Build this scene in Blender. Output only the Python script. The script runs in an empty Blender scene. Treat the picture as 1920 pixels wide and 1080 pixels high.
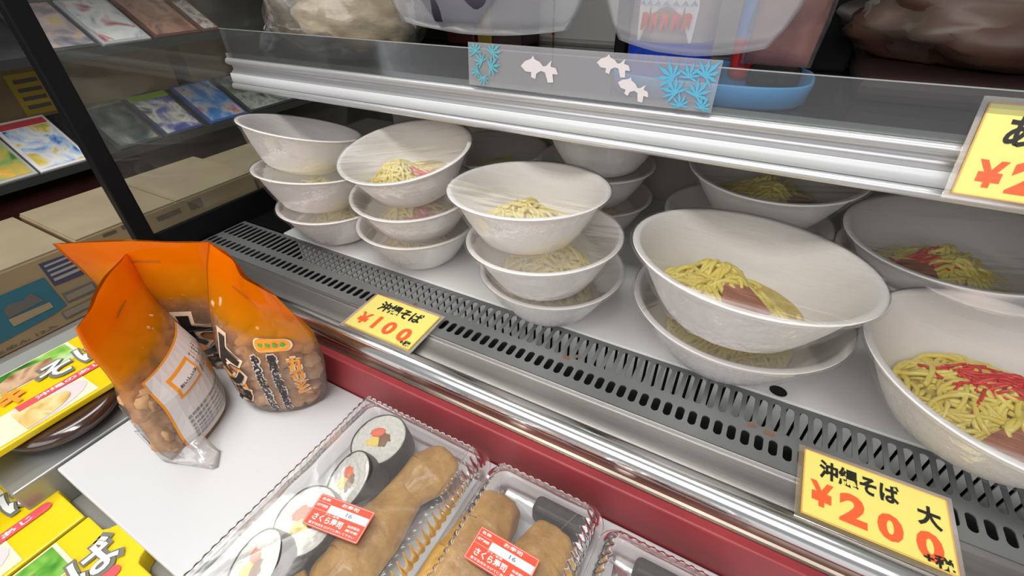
import bpy, bmesh, math, random
from mathutils import Vector, Matrix, noise
random.seed(7)
SC = bpy.context.scene
COL = SC.collection
# ------------------------------------------------------------------ camera
H = 0.36
R = ((0.875322, 0.274175, -0.398295), (0.483289, -0.522576, 0.702386), (-0.015563, -0.807306, -0.589928))
cam = bpy.data.cameras.new('camera'); cam.sensor_width = 36; cam.lens = 860 / 1920 * 36; cam.clip_start = 0.01
co = bpy.data.objects.new('camera', cam); COL.objects.link(co)
co.matrix_world = Matrix(((R[0][0], -R[0][1], -R[0][2], 0), (R[1][0], -R[1][1], -R[1][2], 0), (R[2][0], -R[2][1], -R[2][2], H), (0, 0, 0, 1)))
SC.camera = co
# ------------------------------------------------------------------ world, light, exposure
w = bpy.data.worlds.new('world'); SC.world = w; w.use_nodes = True
w.node_tree.nodes['Background'].inputs[0].default_value = (0.95, 0.97, 1.0, 1)
w.node_tree.nodes['Background'].inputs[1].default_value = 0.37
SC.view_settings.view_transform = 'Standard'; SC.view_settings.look = 'None'
SC.view_settings.exposure = 0.08; SC.view_settings.gamma = 1

def area(name, loc, rot, sx, sy, power, col):
    l = bpy.data.lights.new(name, 'AREA'); l.shape = 'RECTANGLE'; l.size = sx; l.size_y = sy; l.energy = power; l.color = col
    o = bpy.data.objects.new(name, l); COL.objects.link(o); o.location = loc; o.rotation_euler = rot
    return o
# two fluorescent troffers on the shop ceiling (their housings are built with the room)
area('ceiling_lamp_light', (-0.25, -0.15, 1.57), (0, 0, 0), 1.5, 0.28, 16, (1.0, 0.985, 0.95))
# broad frontal light behind the camera, added to brighten bowl fronts and riser
area('frontal_fill_light', (-0.2, -1.75, 1.20), (math.radians(57), 0, 0), 2.4, 1.3, 25, (1.0, 0.96, 0.95))
area('ceiling_lamp_light', (-1.35, 0.35, 1.57), (0, 0, 0), 0.28, 1.3, 8, (1.0, 0.97, 0.92))

# ------------------------------------------------------------------ materials
MATS = {}
def pbr(name, col, rough=0.5, metal=0.0, spec=0.5, var=0.0, vscale=30, bump=0.0, bscale=80, coat=0.0, sss=0.0, col2=None, stretch=None, trans=0.0, alpha=1.0, coord='Object'):
    if name in MATS: return MATS[name]
    m = bpy.data.materials.new(name); m.use_nodes = True; nt = m.node_tree; b = nt.nodes['Principled BSDF']
    b.inputs['Base Color'].default_value = (*col, 1); b.inputs['Roughness'].default_value = rough
    b.inputs['Metallic'].default_value = metal; b.inputs['Specular IOR Level'].default_value = spec
    b.inputs['Coat Weight'].default_value = coat; b.inputs['Coat Roughness'].default_value = 0.08
    if sss: b.inputs['Subsurface Weight'].default_value = sss; b.inputs['Subsurface Scale'].default_value = 0.01; b.inputs['Subsurface Radius'].default_value = (1, .7, .4)
    if trans: b.inputs['Transmission Weight'].default_value = trans
    if alpha < 1: b.inputs['Alpha'].default_value = alpha
    tc = nt.nodes.new('ShaderNodeTexCoord'); src = tc.outputs[coord]
    if stretch:
        mp = nt.nodes.new('ShaderNodeMapping'); mp.inputs['Scale'].default_value = stretch; nt.links.new(src, mp.inputs[0]); src = mp.outputs[0]
    if var or col2:
        n = nt.nodes.new('ShaderNodeTexNoise'); n.inputs['Scale'].default_value = vscale; n.inputs['Detail'].default_value = 4
        nt.links.new(src, n.inputs['Vector'])
        r = nt.nodes.new('ShaderNodeValToRGB'); c2 = col2 or tuple(max(0, c * (1 - var)) for c in col)
        r.color_ramp.elements[0].position = 0.35; r.color_ramp.elements[1].position = 0.65
        r.color_ramp.elements[0].color = (*c2, 1); r.color_ramp.elements[1].color = (*col, 1)
        nt.links.new(n.outputs[0], r.inputs[0]); nt.links.new(r.outputs[0], b.inputs['Base Color'])
    if bump:
        n2 = nt.nodes.new('ShaderNodeTexNoise'); n2.inputs['Scale'].default_value = bscale; n2.inputs['Detail'].default_value = 3
        nt.links.new(src, n2.inputs['Vector']); bp = nt.nodes.new('ShaderNodeBump'); bp.inputs['Strength'].default_value = bump; bp.inputs['Distance'].default_value = 0.002
        nt.links.new(n2.outputs[0], bp.inputs['Height']); nt.links.new(bp.outputs[0], b.inputs['Normal'])
    MATS[name] = m; return m

def film(name, haze=0.06, gloss=1.0, rough=0.08, tint=(1, 1, 1), hazecol=(1, 1, 1), bump=0.4, scale=(60, 60, 60), base=0.02, streak=0.0):
    """thin clear plastic: see-through, with a sheen and a little milky scattering"""
    if name in MATS: return MATS[name]
    m = bpy.data.materials.new(name); m.use_nodes = True; nt = m.node_tree; nt.nodes.clear(); N = nt.nodes.new; L = nt.links.new
    out = N('ShaderNodeOutputMaterial'); tr = N('ShaderNodeBsdfTransparent'); tr.inputs[0].default_value = (*tint, 1)
    gl = N('ShaderNodeBsdfGlossy'); gl.inputs['Roughness'].default_value = rough; gl.inputs[0].default_value = (1, 1, 1, 1)
    df = N('ShaderNodeBsdfDiffuse'); df.inputs[0].default_value = (*hazecol, 1)
    tc = N('ShaderNodeTexCoord'); mp = N('ShaderNodeMapping'); mp.inputs['Scale'].default_value = scale; L(tc.outputs['Object'], mp.inputs[0])
    n = N('ShaderNodeTexNoise'); n.inputs['Scale'].default_value = 1.0; n.inputs['Detail'].default_value = 3; L(mp.outputs[0], n.inputs['Vector'])
    bp = N('ShaderNodeBump'); bp.inputs['Strength'].default_value = bump; bp.inputs['Distance'].default_value = 0.003; L(n.outputs[0], bp.inputs['Height'])
    L(bp.outputs[0], gl.inputs['Normal'])
    fr = N('ShaderNodeFresnel'); fr.inputs[0].default_value = 1.45
    ma = N('ShaderNodeMath'); ma.operation = 'MULTIPLY_ADD'; ma.inputs[1].default_value = gloss; ma.inputs[2].default_value = base; ma.use_clamp = True; L(fr.outputs[0], ma.inputs[0])
    mh = N('ShaderNodeMixShader'); L(tr.outputs[0], mh.inputs[1]); L(df.outputs[0], mh.inputs[2]); mh.inputs[0].default_value = haze
    if streak:
        r = N('ShaderNodeMapRange'); r.inputs[1].default_value = 0.56; r.inputs[2].default_value = 0.76; r.inputs[3].default_value = haze; r.inputs[4].default_value = haze + streak
        L(n.outputs[0], r.inputs[0]); L(r.outputs[0], mh.inputs[0])
    mx = N('ShaderNodeMixShader'); L(ma.outputs[0], mx.inputs[0]); L(mh.outputs[0], mx.inputs[1]); L(gl.outputs[0], mx.inputs[2])
    L(mx.outputs[0], out.inputs[0]); MATS[name] = m; return m

def art(name, cols, scale=14, seed=0.0, rough=0.35, detail=2.0, coat=0.3, dist=0.6):
    """printed picture: irregular patches of several inks"""
    if name in MATS: return MATS[name]
    m = bpy.data.materials.new(name); m.use_nodes = True; nt = m.node_tree; b = nt.nodes['Principled BSDF']
    b.inputs['Roughness'].default_value = rough; b.inputs['Coat Weight'].default_value = coat; b.inputs['Coat Roughness'].default_value = .1
    tc = nt.nodes.new('ShaderNodeTexCoord'); mp = nt.nodes.new('ShaderNodeMapping'); mp.inputs['Location'].default_value = (seed, seed * 1.7, seed * .6)
    nt.links.new(tc.outputs['Object'], mp.inputs[0])
    n = nt.nodes.new('ShaderNodeTexNoise'); n.inputs['Scale'].default_value = scale; n.inputs['Detail'].default_value = detail; n.inputs['Distortion'].default_value = dist
    nt.links.new(mp.outputs[0], n.inputs['Vector'])
    r = nt.nodes.new('ShaderNodeValToRGB'); cr = r.color_ramp; cr.interpolation = 'LINEAR'
    k = len(cols)
    while len(cr.elements) < k: cr.elements.new(0.5)
    for i, c in enumerate(cols):
        cr.elements[i].position = 0.3 + 0.4 * i / max(1, k - 1); cr.elements[i].color = (*c, 1)
    nt.links.new(n.outputs[0], r.inputs[0]); nt.links.new(r.outputs[0], b.inputs['Base Color'])
    MATS[name] = m; return m

steel = pbr('brushed_steel', (.24, .23, .22), .40, .85, var=.12, vscale=6, bump=.05, bscale=40, stretch=(1, 30, 30))
steel_g = pbr('grille_steel', (.27, .28, .28), .45, .5, var=.2, vscale=9)
rust = pbr('rust_stain', (.22, .11, .06), .8)
chrome = pbr('polished_rail', (.74, .74, .74), .16, 1.0, var=.06, vscale=5, stretch=(1, 12, 12))
dark_steel = pbr('mirror_lip', (.52, .45, .36), .2, .9, var=.55, vscale=9, stretch=(1, 2, 2))
alu = pbr('aluminium_trim', (.60, .60, .61), .3, .55, var=.06, vscale=5, stretch=(1, 20, 20))
alu_w = pbr('white_trim', (.66, .68, .69), .35, .1)
red_vinyl = pbr('red_bumper', (.36, .045, .055), .42, spec=.4, var=.22, vscale=12)
black_p = pbr('black_panel', (.006, .006, .007), .45, spec=.2)
black_d = pbr('black_void', (.004, .004, .004), .9)
deck_m = pbr('deck_enamel', (.76, .76, .74), .35, var=.08, vscale=5)
white_m = pbr('white_slotted_wall', (.95, .96, .95), .5)
wall_in = pbr('case_back_enamel', (.52, .49, .43), .45, var=.12, vscale=5)
bowl_m = pbr('foam_bowl', (.88, .84, .81), .45, spec=.3, var=.015, vscale=20)
cling = film('cling_film', haze=.035, gloss=.42, rough=.10, bump=.25, scale=(7, 70, 20), base=.0, streak=.22)
cling_side = film('cling_film_side', haze=.02, gloss=.24, rough=.12, bump=.8, scale=(95, 95, 60), base=.0, streak=.06)
pet = film('clear_pet', haze=.06, gloss=1.2, rough=.05, bump=.25, scale=(40, 40, 40), base=.02, hazecol=(1, .97, .98))
glass = film('case_glass', haze=.035, gloss=.9, rough=.02, bump=0, base=.0, tint=(.90, .92, .90), hazecol=(.7, .65, .55))
acryl = film('acrylic_fence', haze=.03, gloss=.8, rough=.05, bump=0, base=.01, tint=(.88, .9, .92))
strip_f = film('decal_film', haze=.20, gloss=1.0, rough=.2, bump=.3, scale=(12, 12, 12), base=.04, hazecol=(.8, .78, .82))
noodle_m = pbr('noodles', (.93, .80, .20), .38, coat=.3, col2=(.86, .68, .13), vscale=90)
noodle_d = pbr('noodle_bed', (.70, .55, .16), .5, bump=.8, bscale=220, col2=(.55, .40, .09), vscale=120)
ginger_m = pbr('red_ginger', (.88, .06, .045), .3, coat=.4, col2=(.70, .02, .02), vscale=120)
pork_m = pbr('pork_slice', (.52, .20, .12), .4, coat=.2, col2=(.36, .13, .07), vscale=45, stretch=(1, 3, 1), bump=.3, bscale=120)
card_y = pbr('yellow_card', (.89, .79, .20), .4, coat=.3)
card_b = film('card_sleeve', haze=.10, gloss=1.0, rough=.12, bump=0, base=.02, hazecol=(1, .75, .45))
ink_k = pbr('black_marker', (.012, .012, .01), .45)
ink_r = pbr('red_marker', (.92, .13, .035), .45)
ink_w = pbr('white_ink', (.93, .93, .92), .5)
# ------------------------------------------------------------------ mesh helpers
def tag(o, label=None, cat=None, group=None, kind=None):
    if label: o['label'] = label
    if cat: o['category'] = cat
    if group: o['group'] = group
    if kind: o['kind'] = kind
    return o
def empty(name, loc, label, cat, group=None, rot=None):
    o = bpy.data.objects.new(name, None); COL.objects.link(o); o.location = loc; o.empty_display_size = .02
    if rot is not None: o.rotation_mode = 'QUATERNION'; o.rotation_quaternion = rot
    tag(o, label, cat, group); return o
def M(name, vs, fs, mat, parent=None, smooth=False, local=False, mods=()):
    """mesh object; vertices are in world metres unless local, re-based on the parent's origin"""
    off = Vector((0, 0, 0))
    if parent is not None and not local:
        p = parent
        while p is not None: off += p.location; p = p.parent
    me = bpy.data.meshes.new(name)
    me.from_pydata([tuple(Vector(v) - off) for v in vs], [], fs); me.validate(); me.update()
    if smooth:
        for p in me.polygons: p.use_smooth = True
    mats = mat if isinstance(mat, (list, tuple)) else [mat]
    for m_ in mats: me.materials.append(m_)
    o = bpy.data.objects.new(name, me); COL.objects.link(o)
    if parent is not None: o.parent = parent
    for kind, kw in mods:
        md = o.modifiers.new(kind, kind)
        for k, v in kw.items(): setattr(md, k, v)
    return o
class G:
    def __init__(s): s.v = []; s.f = []
    def add(s, vs, fs):
        b = len(s.v); s.v += [tuple(v) for v in vs]; s.f += [tuple(i + b for i in f) for f in fs]; return s
    def box(s, a, b):
        x0, y0, z0 = a; x1, y1, z1 = b
        return s.add([(x0, y0, z0), (x1, y0, z0), (x1, y1, z0), (x0, y1, z0), (x0, y0, z1), (x1, y0, z1), (x1, y1, z1), (x0, y1, z1)],
                     [(0, 3, 2, 1), (4, 5, 6, 7), (0, 1, 5, 4), (1, 2, 6, 5), (2, 3, 7, 6), (3, 0, 4, 7)])
    def prism(s, pts, d):  # pts: list of 3-D points in a plane, d: extrusion vector
        n = len(pts); d = Vector(d); P = [Vector(p) for p in pts]
        fs = [tuple(range(n)), tuple(reversed(range(n, 2 * n)))] + [(i, i + n, (i + 1) % n + n, (i + 1) % n) for i in range(n)]
        return s.add(P + [p + d for p in P], fs)
    def grid(s, rows, closed=False, capa=False, capb=False):
        n = len(rows[0]); vs = [p for r in rows for p in r]; fs = []
        for i in range(len(rows) - 1):
            for j in range(n if closed else n - 1):
                k = (j + 1) % n
                fs.append((i * n + j, i * n + k, (i + 1) * n + k, (i + 1) * n + j))
        if capa: fs.append(tuple(reversed(range(n))))
        if capb: fs.append(tuple((len(rows) - 1) * n + j for j in range(n)))
        return s.add(vs, fs)
    def tube(s, path, r, k=6):
        rows = []; P = [Vector(p) for p in path]
        for i, p in enumerate(P):
            t = (P[min(i + 1, len(P) - 1)] - P[max(i - 1, 0)]).normalized()
            u = t.cross(Vector((0, 0, 1)));
            if u.length < 1e-3: u = Vector((1, 0, 0))
            u.normalize(); v = t.cross(u)
            rr = r(i / (len(P) - 1)) if callable(r) else r
            rows.append([p + u * math.cos(a) * rr + v * math.sin(a) * rr for a in [2 * math.pi * j / k for j in range(k)]])
        return s.grid(rows, True, True, True)
    def lathe(s, prof, n=48, c=(0, 0, 0)):
        rows = [[(c[0] + r * math.cos(2 * math.pi * j / n), c[1] + r * math.sin(2 * math.pi * j / n), c[2] + z) for j in range(n)] for r, z in prof]
        return s.grid(rows, True)
    def make(s, name, mat, parent=None, **kw): return M(name, s.v, s.f, mat, parent, **kw)
bev = lambda w_, n=2: ('BEVEL', dict(width=w_, segments=n, limit_method='ANGLE', angle_limit=math.radians(40)))
sol = lambda t, off=-1: ('SOLIDIFY', dict(thickness=t, offset=off))
sub = lambda n: ('SUBSURF', dict(levels=n, render_levels=n))

_tc = {}
def glyphs(body, bold=0.0, vertical=False):
    """outline mesh of a word, centred, height of one character = 1"""
    key = (body, bold, vertical)
    if key in _tc: return _tc[key]
    c = bpy.data.curves.new('word', 'FONT'); c.resolution_u = 3; c.offset = bold; c.size = 1
    c.align_x = 'CENTER'; c.body = '\n'.join(body) if vertical else body
    if vertical: c.space_line = .82
    o = bpy.data.objects.new('word', c); COL.objects.link(o); me = o.to_mesh()
    vs = [(v.co.x, v.co.y) for v in me.vertices]; fs = [tuple(p.vertices) for p in me.polygons]
    o.to_mesh_clear(); bpy.data.objects.remove(o)
    xs = [v[0] for v in vs]; ys = [v[1] for v in vs]; cx = (min(xs) + max(xs)) / 2; cy = (min(ys) + max(ys)) / 2
    vs = [(x - cx, y - cy) for x, y in vs]; ext = (max(xs) - min(xs), max(ys) - min(ys))
    _tc[key] = (vs, fs, ext); return _tc[key]
def word(name, body, mat, parent, f, wide=None, high=None, cx=0, cy=0, bold=0.02, vertical=False, rot=0, shear=0, sx=1):
    """lay a word on a surface: f maps (x, y) in metres to a 3-D point"""
    vs, fs, e = glyphs(body, bold, vertical); k = (wide / e[0]) if wide else (high / e[1]); ky = (high / e[1]) if high else k
    ca, sa = math.cos(rot), math.sin(rot); P = []
    for x, y in vs:
        x, y = x * k * sx + shear * y * ky, y * ky; P.append(f(cx + x * ca - y * sa, cy + x * sa + y * ca))
    return M(name, P, fs, mat, parent)
def plane_f(o, u, v, lift=0.0):
    o, u, v = Vector(o), Vector(u).normalized(), Vector(v).normalized(); n = u.cross(v)
    return lambda x, y, l=0.0: o + u * x + v * y + n * (lift + l)

# ------------------------------------------------------------------ room
def struct(name, g, mat, **kw): o = g.make(name, mat, **kw); o['kind'] = 'structure'; return o
plaster = pbr('shop_wall', (.42, .38, .33), .8, var=.15, vscale=2)
struct('floor', G().box((-3.4, -2.2, -.72), (2.2, 2.4, -.70)), pbr('floor_vinyl', (.22, .19, .16), .5, var=.2, vscale=6))
struct('wall_back', G().box((-3.4, 2.3, -.70), (2.2, 2.36, 1.62)), plaster)
struct('wall_left', G().box((-3.4, -2.2, -.70), (-3.34, 2.3, 1.62)), plaster)
struct('ceiling', G().box((-3.4, -.5, 1.62), (2.2, 2.4, 1.66)), pbr('ceiling_board', (.75, .74, .70), .8, var=.05, vscale=3))
tube_m = bpy.data.materials.new('lit_tube'); tube_m.use_nodes = True; _b = tube_m.node_tree.nodes['Principled BSDF']
_b.inputs['Emission Color'].default_value = (1, .98, .94, 1); _b.inputs['Emission Strength'].default_value = 5
for i, (c, hx, hy) in enumerate((((-.25, -.15), .78, .15), ((-1.35, .35), .15, .68))):
    t = empty('ceiling_lamp', (c[0], c[1], 1.62), ('long ceiling lamp running along the display case', 'short ceiling lamp above the cardboard boxes')[i], 'ceiling light')
    G().box((c[0] - hx, c[1] - hy, 1.60), (c[0] + hx, c[1] + hy, 1.62)).make('housing', alu_w, t)
    for s in (-.08, .08):
        a = (c[0] - hx * .95, c[1] + s, 1.585) if hx > hy else (c[0] + s, c[1] - hy * .95, 1.585)
        b = (c[0] + hx * .95, c[1] + s, 1.585) if hx > hy else (c[0] + s, c[1] + hy * .95, 1.585)
        G().tube([a, b], .013, 12).make('lamp_tube', tube_m, t, smooth=False)

# ------------------------------------------------------------------ the refrigerated display case
XL, XR = -.742, .78
CASE = empty('display_case', (0, .4, -.70), 'steel refrigerated display case with a slotted grille, glass side and glass upper shelf', 'display case')
P = .0116
def slotted(rows, y0, y1, x0, n, wslot, zf, name, mat, parent):
    """plate tiled with one cell per slot column; rows = [(ya, yb)], all slots round-ended"""
    g = G(); r = wslot / 2
    for i in range(n):
        xa = x0 + i * P; xc = xa + P / 2; xb = xa + P
        ys = [y0] + [(rows[k][1] + rows[k + 1][0]) / 2 for k in range(len(rows) - 1)] + [y1]
        for k, (a, b) in enumerate(rows):
            A, B = ys[k], ys[k + 1]
            left = [(xa, A), (xc, A), (xc, a)] + [(xc - r * math.sin(t), a + r - r * math.cos(t)) for t in (.5, 1.05, 1.57)] + \
                   [(xc - r * math.sin(t), b - r - r * math.cos(t)) for t in (1.57, 2.09, 2.64)] + [(xc, b), (xc, B), (xa, B)]
            right = [(2 * xc - x, y) for x, y in reversed(left)]
            for poly in (left, right):
                q = []
                for pt in poly:
                    if not q or abs(pt[0] - q[-1][0]) + abs(pt[1] - q[-1][1]) > 1e-6: q.append(pt)
                g.add([zf(x, y) for x, y in q], [tuple(range(len(q)))])
    return g.make(name, mat, parent, mods=[('WELD', dict(merge_threshold=1e-5)), sol(.0012)])
n = int((XR - XL - .008) / P)
slotted([(.3165, .334), (.345, .3815)], .3042, .3862, XL + .004, n, .0073, lambda x, y: (x, y, 0), 'grille', steel_g, CASE)
# white slotted riser under the rear edge of the grille
nr = int((XR + .612) / P)
slotted([(-.052, -.0015)], -.056, -.0006, -.612, nr, .0031, lambda x, y: (x, .3875, y), 'riser', white_m, CASE)
G().box((XL, .392, -.09), (XR, .394, -.002)).make('riser_backing', black_p, CASE)
G().box((XL, .30, -.11), (XR, .42, -.105)).make('air_duct', black_d, CASE)
G().box((-.612, .343, -.060), (XR, .387, -.057)).make('bounce_floor', white_m, CASE)  # white reflector added under the long slots to brighten the riser
G().box((XL, .3395, -.105), (XR, .3410, -.0016)).make('duct_divider', pbr('duct_grey', (.06, .06, .06), .7), CASE)
G().box((XL, .30, -.105), (XR, .302, -.004)).make('duct_front', black_d, CASE)
# rust marks on the grille bars
g = G()
for cx, cy, s in ((-.128, .343, .007), (.060, .342, .006), (.075, .340, .007), (-.335, .341, .004), (-.118, .350, .003)):
    pts = [(cx + s * random.uniform(.5, 1) * math.cos(a), cy + .004 * random.uniform(.5, 1) * math.sin(a), .0002) for a in [k * .7 for k in range(9)]]
    g.add(pts, [tuple(range(9))])
g.make('rust_mark', rust, CASE)
# steel ledge with a thin bright bead, then the half-round front rail
def extr(name, prof, mat, x0=XL, x1=XR, closed=False, smooth=True, parent=None):
    g = G(); rows = [[(x, y, z) for y, z in prof] for x in (x0, x1)]
    g.grid(rows, closed, closed, closed); return g.make(name, mat, parent or CASE, smooth=smooth)
extr('ledge', [(.3045, -.0005), (.3035, .0012), (.3022, .0012), (.301, -.001), (.298, -.0022), (.285, -.0045), (.277, -.006), (.2745, -.0075)], steel)
arc = [(.2625 + .0122 * math.cos(a), -.010 + .0122 * math.sin(a)) for a in [math.radians(d) for d in range(20, 251, 12)]]
extr('front_rail', arc, chrome)
extr('rail_lip', [(.262, -.020), (.259, -.030), (.2545, -.0325), (.2535, -.036)], dark_steel)
extr('mirror_strip', [(.2583, -.0215), (.256, -.0335)], dark_steel, smooth=False)
g = G().box((XL, .2435, -.145), (XR, .2545, -.036)); g.make('bumper', red_vinyl, CASE, mods=[bev(.002)])
G().box((XL, .2545, -.70), (XR, .30, -.036)).make('plinth', black_p, CASE)
# deck
G().box((-.644, .389, -.004), (XR, .785, 0)).make('deck', deck_m, CASE, mods=[bev(.0012)])
g = G(); g.add([(.079 + .0082 * math.cos(a), .398 + .0072 * math.sin(a) + .001, .0003) for a in [k * .26 for k in range(24)]], [tuple(range(24))]); g.make('drain_hole', black_d, CASE)
G().box((XL, .389, -.012), (-.6442, .785, -.006)).make('deck_infill', black_p, CASE)
G().box((XL, .42, -.70), (XR, .80, -.115)).make('cabinet_body', black_p, CASE)
# back wall with rusty seams
G().box((XL, .787, -.006), (XR, .80, .62)).make('back_wall', wall_in, CASE)
bw2 = pbr('case_back_upper', (.70, .70, .66), .5, var=.08, vscale=6)
G().box((XL, .785, .245), (XR, .7868, .62)).make('upper_back_panel', bw2, CASE)
g = G()
for x in (-.357, .190):
    for k in range(26):
        z = .225 + k * .006; s = random.uniform(.0008, .0022); g.box((x - s + random.uniform(-.0006, .0006), .7840, z), (x + s, .7848, z + .0062))
g.make('rust_seam', rust, CASE)
# side: low black panel, glass above, corner post
G().box((-.750, .245, -.70), (XL, .80, .036)).make('side_panel', black_p, CASE, mods=[bev(.001)])
G().box((-.7485, .256, .036), (-.7445, .80, .62)).make('side_glass', glass, CASE)
G().box((-.756, .234, -.03), (-.738, .257, .62)).make('corner_post', black_p, CASE, mods=[bev(.002)])
G().box((XL - .012, .36, .62), (XR, .80, .70)).make('shade_canopy', alu_w, CASE)  # out of view, added to shade the upper shelf from the ceiling lamp
# upper glass shelf, its aluminium front profile and the clear fence on it
G().box((XL, .458, .2335), (XR, .785, .2395)).make('glass_shelf', film('shelf_glass', haze=.42, gloss=1.0, rough=.04, bump=0, base=.02, tint=(.45, .47, .46), hazecol=(.075, .07, .068)), CASE)
prof = [(.470, .2400), (.456, .2405), (.4525, .2385), (.4515, .2345), (.4540, .2315), (.4600, .2290), (.4605, .2240), (.4570, .2205), (.4545, .2195)]
extr('shelf_profile', prof, alu, x0=XL - .0)
extr('shelf_band', [(.4548, .2193), (.4530, .2185), (.4525, .2070), (.4540, .2062)], alu_w)
extr('shelf_lip', [(.4542, .2060), (.4505, .2050), (.4490, .2010), (.4505, .1975), (.4560, .1965), (.470, .1975)], alu)
G().box((XL, .4615, .2000), (XR, .4635, .2330)).make('profile_back', alu, CASE)
G().box((-.742, .4565, .2406), (XR, .4580, .2465)).make('fence_foot', film('fence_foot', haze=.5, gloss=1, rough=.1, bump=0, hazecol=(.42, .44, .36)), CASE)
G().box((-.735, .4548, .2415), (XR, .4562, .279)).make('shelf_fence', acryl, CASE)
# bright edge line of the fence
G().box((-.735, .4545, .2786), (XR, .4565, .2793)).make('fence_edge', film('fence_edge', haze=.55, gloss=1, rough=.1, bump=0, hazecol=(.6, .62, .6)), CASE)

# ------------------------------------------------------------------ packed noodle bowls
def bowl_profile(r, h):
    o = [(0, 0), (.50 * r, 0), (.545 * r, .002), (.60 * r, .09 * h), (.70 * r, .30 * h), (.80 * r, .55 * h), (.88 * r, .78 * h), (.93 * r, .93 * h), (.955 * r, .965 * h), (.99 * r, .965 * h), (r, .985 * h), (.985 * r, h), (.95 * r, h), (.93 * r, .98 * h)]
    i = [(.865 * r, .78 * h), (.785 * r, .55 * h), (.68 * r, .31 * h), (.58 * r, .11 * h), (.50 * r, .045 * h), (0, .04 * h)]
    return o + i
def inner_r(r, h, z):
    t = [(.04, .50), (.11, .58), (.31, .68), (.55, .785), (.78, .865), (1, .93)]; z = z / h
    for (a, ra), (b, rb) in zip(t, t[1:]):
        if z <= b: return r * (ra + (rb - ra) * max(0, (z - a)) / (b - a))
    return r * .93
def noodle_mesh(r, h, seed, n, cx, cy, spread, top):
    rnd = random.Random(seed); g = G(); bed = G()
    def hz(x, y):
        d = math.hypot(x - cx, y - cy) / spread
        return .005 + (top - .005) * math.exp(-d * d * 1.4) * (1 + .22 * noise.noise(Vector((x * 60, y * 60, seed))))
    for k in range(n):
        a = rnd.uniform(0, 6.28); d = spread * math.sqrt(rnd.random()) * .95; x, y = cx + d * math.cos(a), cy + d * math.sin(a)
        hd = rnd.uniform(0, 6.28); cv = rnd.uniform(-1, 1) * 110; lift = rnd.uniform(-.0025, .004); path = []; tw = rnd.uniform(20, 60)
        for s in range(22):
            z = hz(x, y) + lift + .0018 * math.sin(s * .5 + tw)
            z = max(z, .009); rr = math.hypot(x, y); lim = inner_r(r, h, min(z, h * .9) - .003) - .005
            if rr > lim: x, y = x * lim / rr, y * lim / rr; hd += .7
            path.append((x, y, min(z, h * .97)))
            hd += cv * .0032 + rnd.uniform(-.12, .12); cv += rnd.uniform(-25, 25); cv = max(-190, min(190, cv))
            x += .0040 * math.cos(hd); y += .0040 * math.sin(hd)
        g.tube(path, rnd.uniform(.0016, .0021) * (1.18 if r > .09 else 1), 6)
    N_ = 20
    rows = []
    for i in range(9):
        q = i / 8
        rows.append([(lambda x, y: (x, y, max(.013, min(hz(x, y) - .003, h * .9))))(*(lambda rr, a: (rr * math.cos(a), rr * math.sin(a)))(q * inner_r(r, h, .012) * 1.0, 6.2832 * j / N_)) for j in range(N_)])
    bed.grid(rows, True)
    return g, bed, hz
def build_me(g, name, mat, smooth=True):
    me = bpy.data.meshes.new(name); me.from_pydata(g.v, [], g.f); me.update()
    for p in me.polygons: p.use_smooth = smooth
    me.materials.append(mat); return me
LIB = {}
for key, r, h in (('s', .085, .0585), ('b', .105, .068)):
    g = G().lathe(bowl_profile(r, h), 72); LIB['bowl' + key] = build_me(g, 'bowl', bowl_m)
    # film: flat top pulled over the rim, crinkled skirt below it
    for v in range(3):
        g = G(); rows = []
        for i in range(15):
            q = i / 14; rows.append([(q * r * 1.002 * math.cos(a), q * r * 1.002 * math.sin(a), h + .0009 - .0022 * (1 - q * q) + .0007 * math.sin(a * 9 + v) * q * q * (1 - q)) for a in [2 * math.pi * j / 96 for j in range(96)]])
        g.grid(rows, True); LIB['top%s%d' % (key, v)] = build_me(g, 'film_top', cling)
        g = G(); rows = []
        pr = [(1.004, .998), (1.012, .975), (.972, .93), (.945, .86), (.90, .74), (.855, .60), (.80, .46), (.745, .34), (.70, .25), (.66, .16)]
        for i, (a_, z_) in enumerate(pr):
            row = []
            for j in range(120):
                a = 2 * math.pi * j / 120; nn = noise.noise(Vector((math.cos(a) * 5 + v * 9, math.sin(a) * 5, z_ * 5))) + .6 * noise.noise(Vector((math.cos(a) * 14, math.sin(a) * 14 + v * 5, z_ * 9)))
                amp = .0010 * min(1, i / 3) if i < 8 else .0024
                rr = r * a_ + .0011 + amp * max(-.25, nn); zz = h * z_ + (.0045 * noise.noise(Vector((math.cos(a) * 3, math.sin(a) * 3, v))) if i > 7 else 0)
                row.append((rr * math.cos(a), rr * math.sin(a), max(.0015, zz)))
            rows.append(row)
        g.grid(rows, True); LIB['skirt%s%d' % (key, v)] = build_me(g, 'film_skirt', cling_side)
    for v, (cx, cy, sp, tp) in enumerate([(-.004, -.006, .048, .040), (-.016, -.012, .045, .042), (.008, .004, .050, .034)]):
        f = r / .085; g, bed, hz = noodle_mesh(r, h, 11 + v, 84 if key == 's' else 120, cx * f, cy * f, sp * f * (1.0 if key == 's' else 1.05), tp * (1.0 if key == 's' else 1.2))
        LIB['nood%s%d' % (key, v)] = build_me(g, 'noodles', noodle_m); LIB['bed%s%d' % (key, v)] = build_me(bed, 'noodle_bed', noodle_d); LIB['hz%s%d' % (key, v)] = hz
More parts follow.
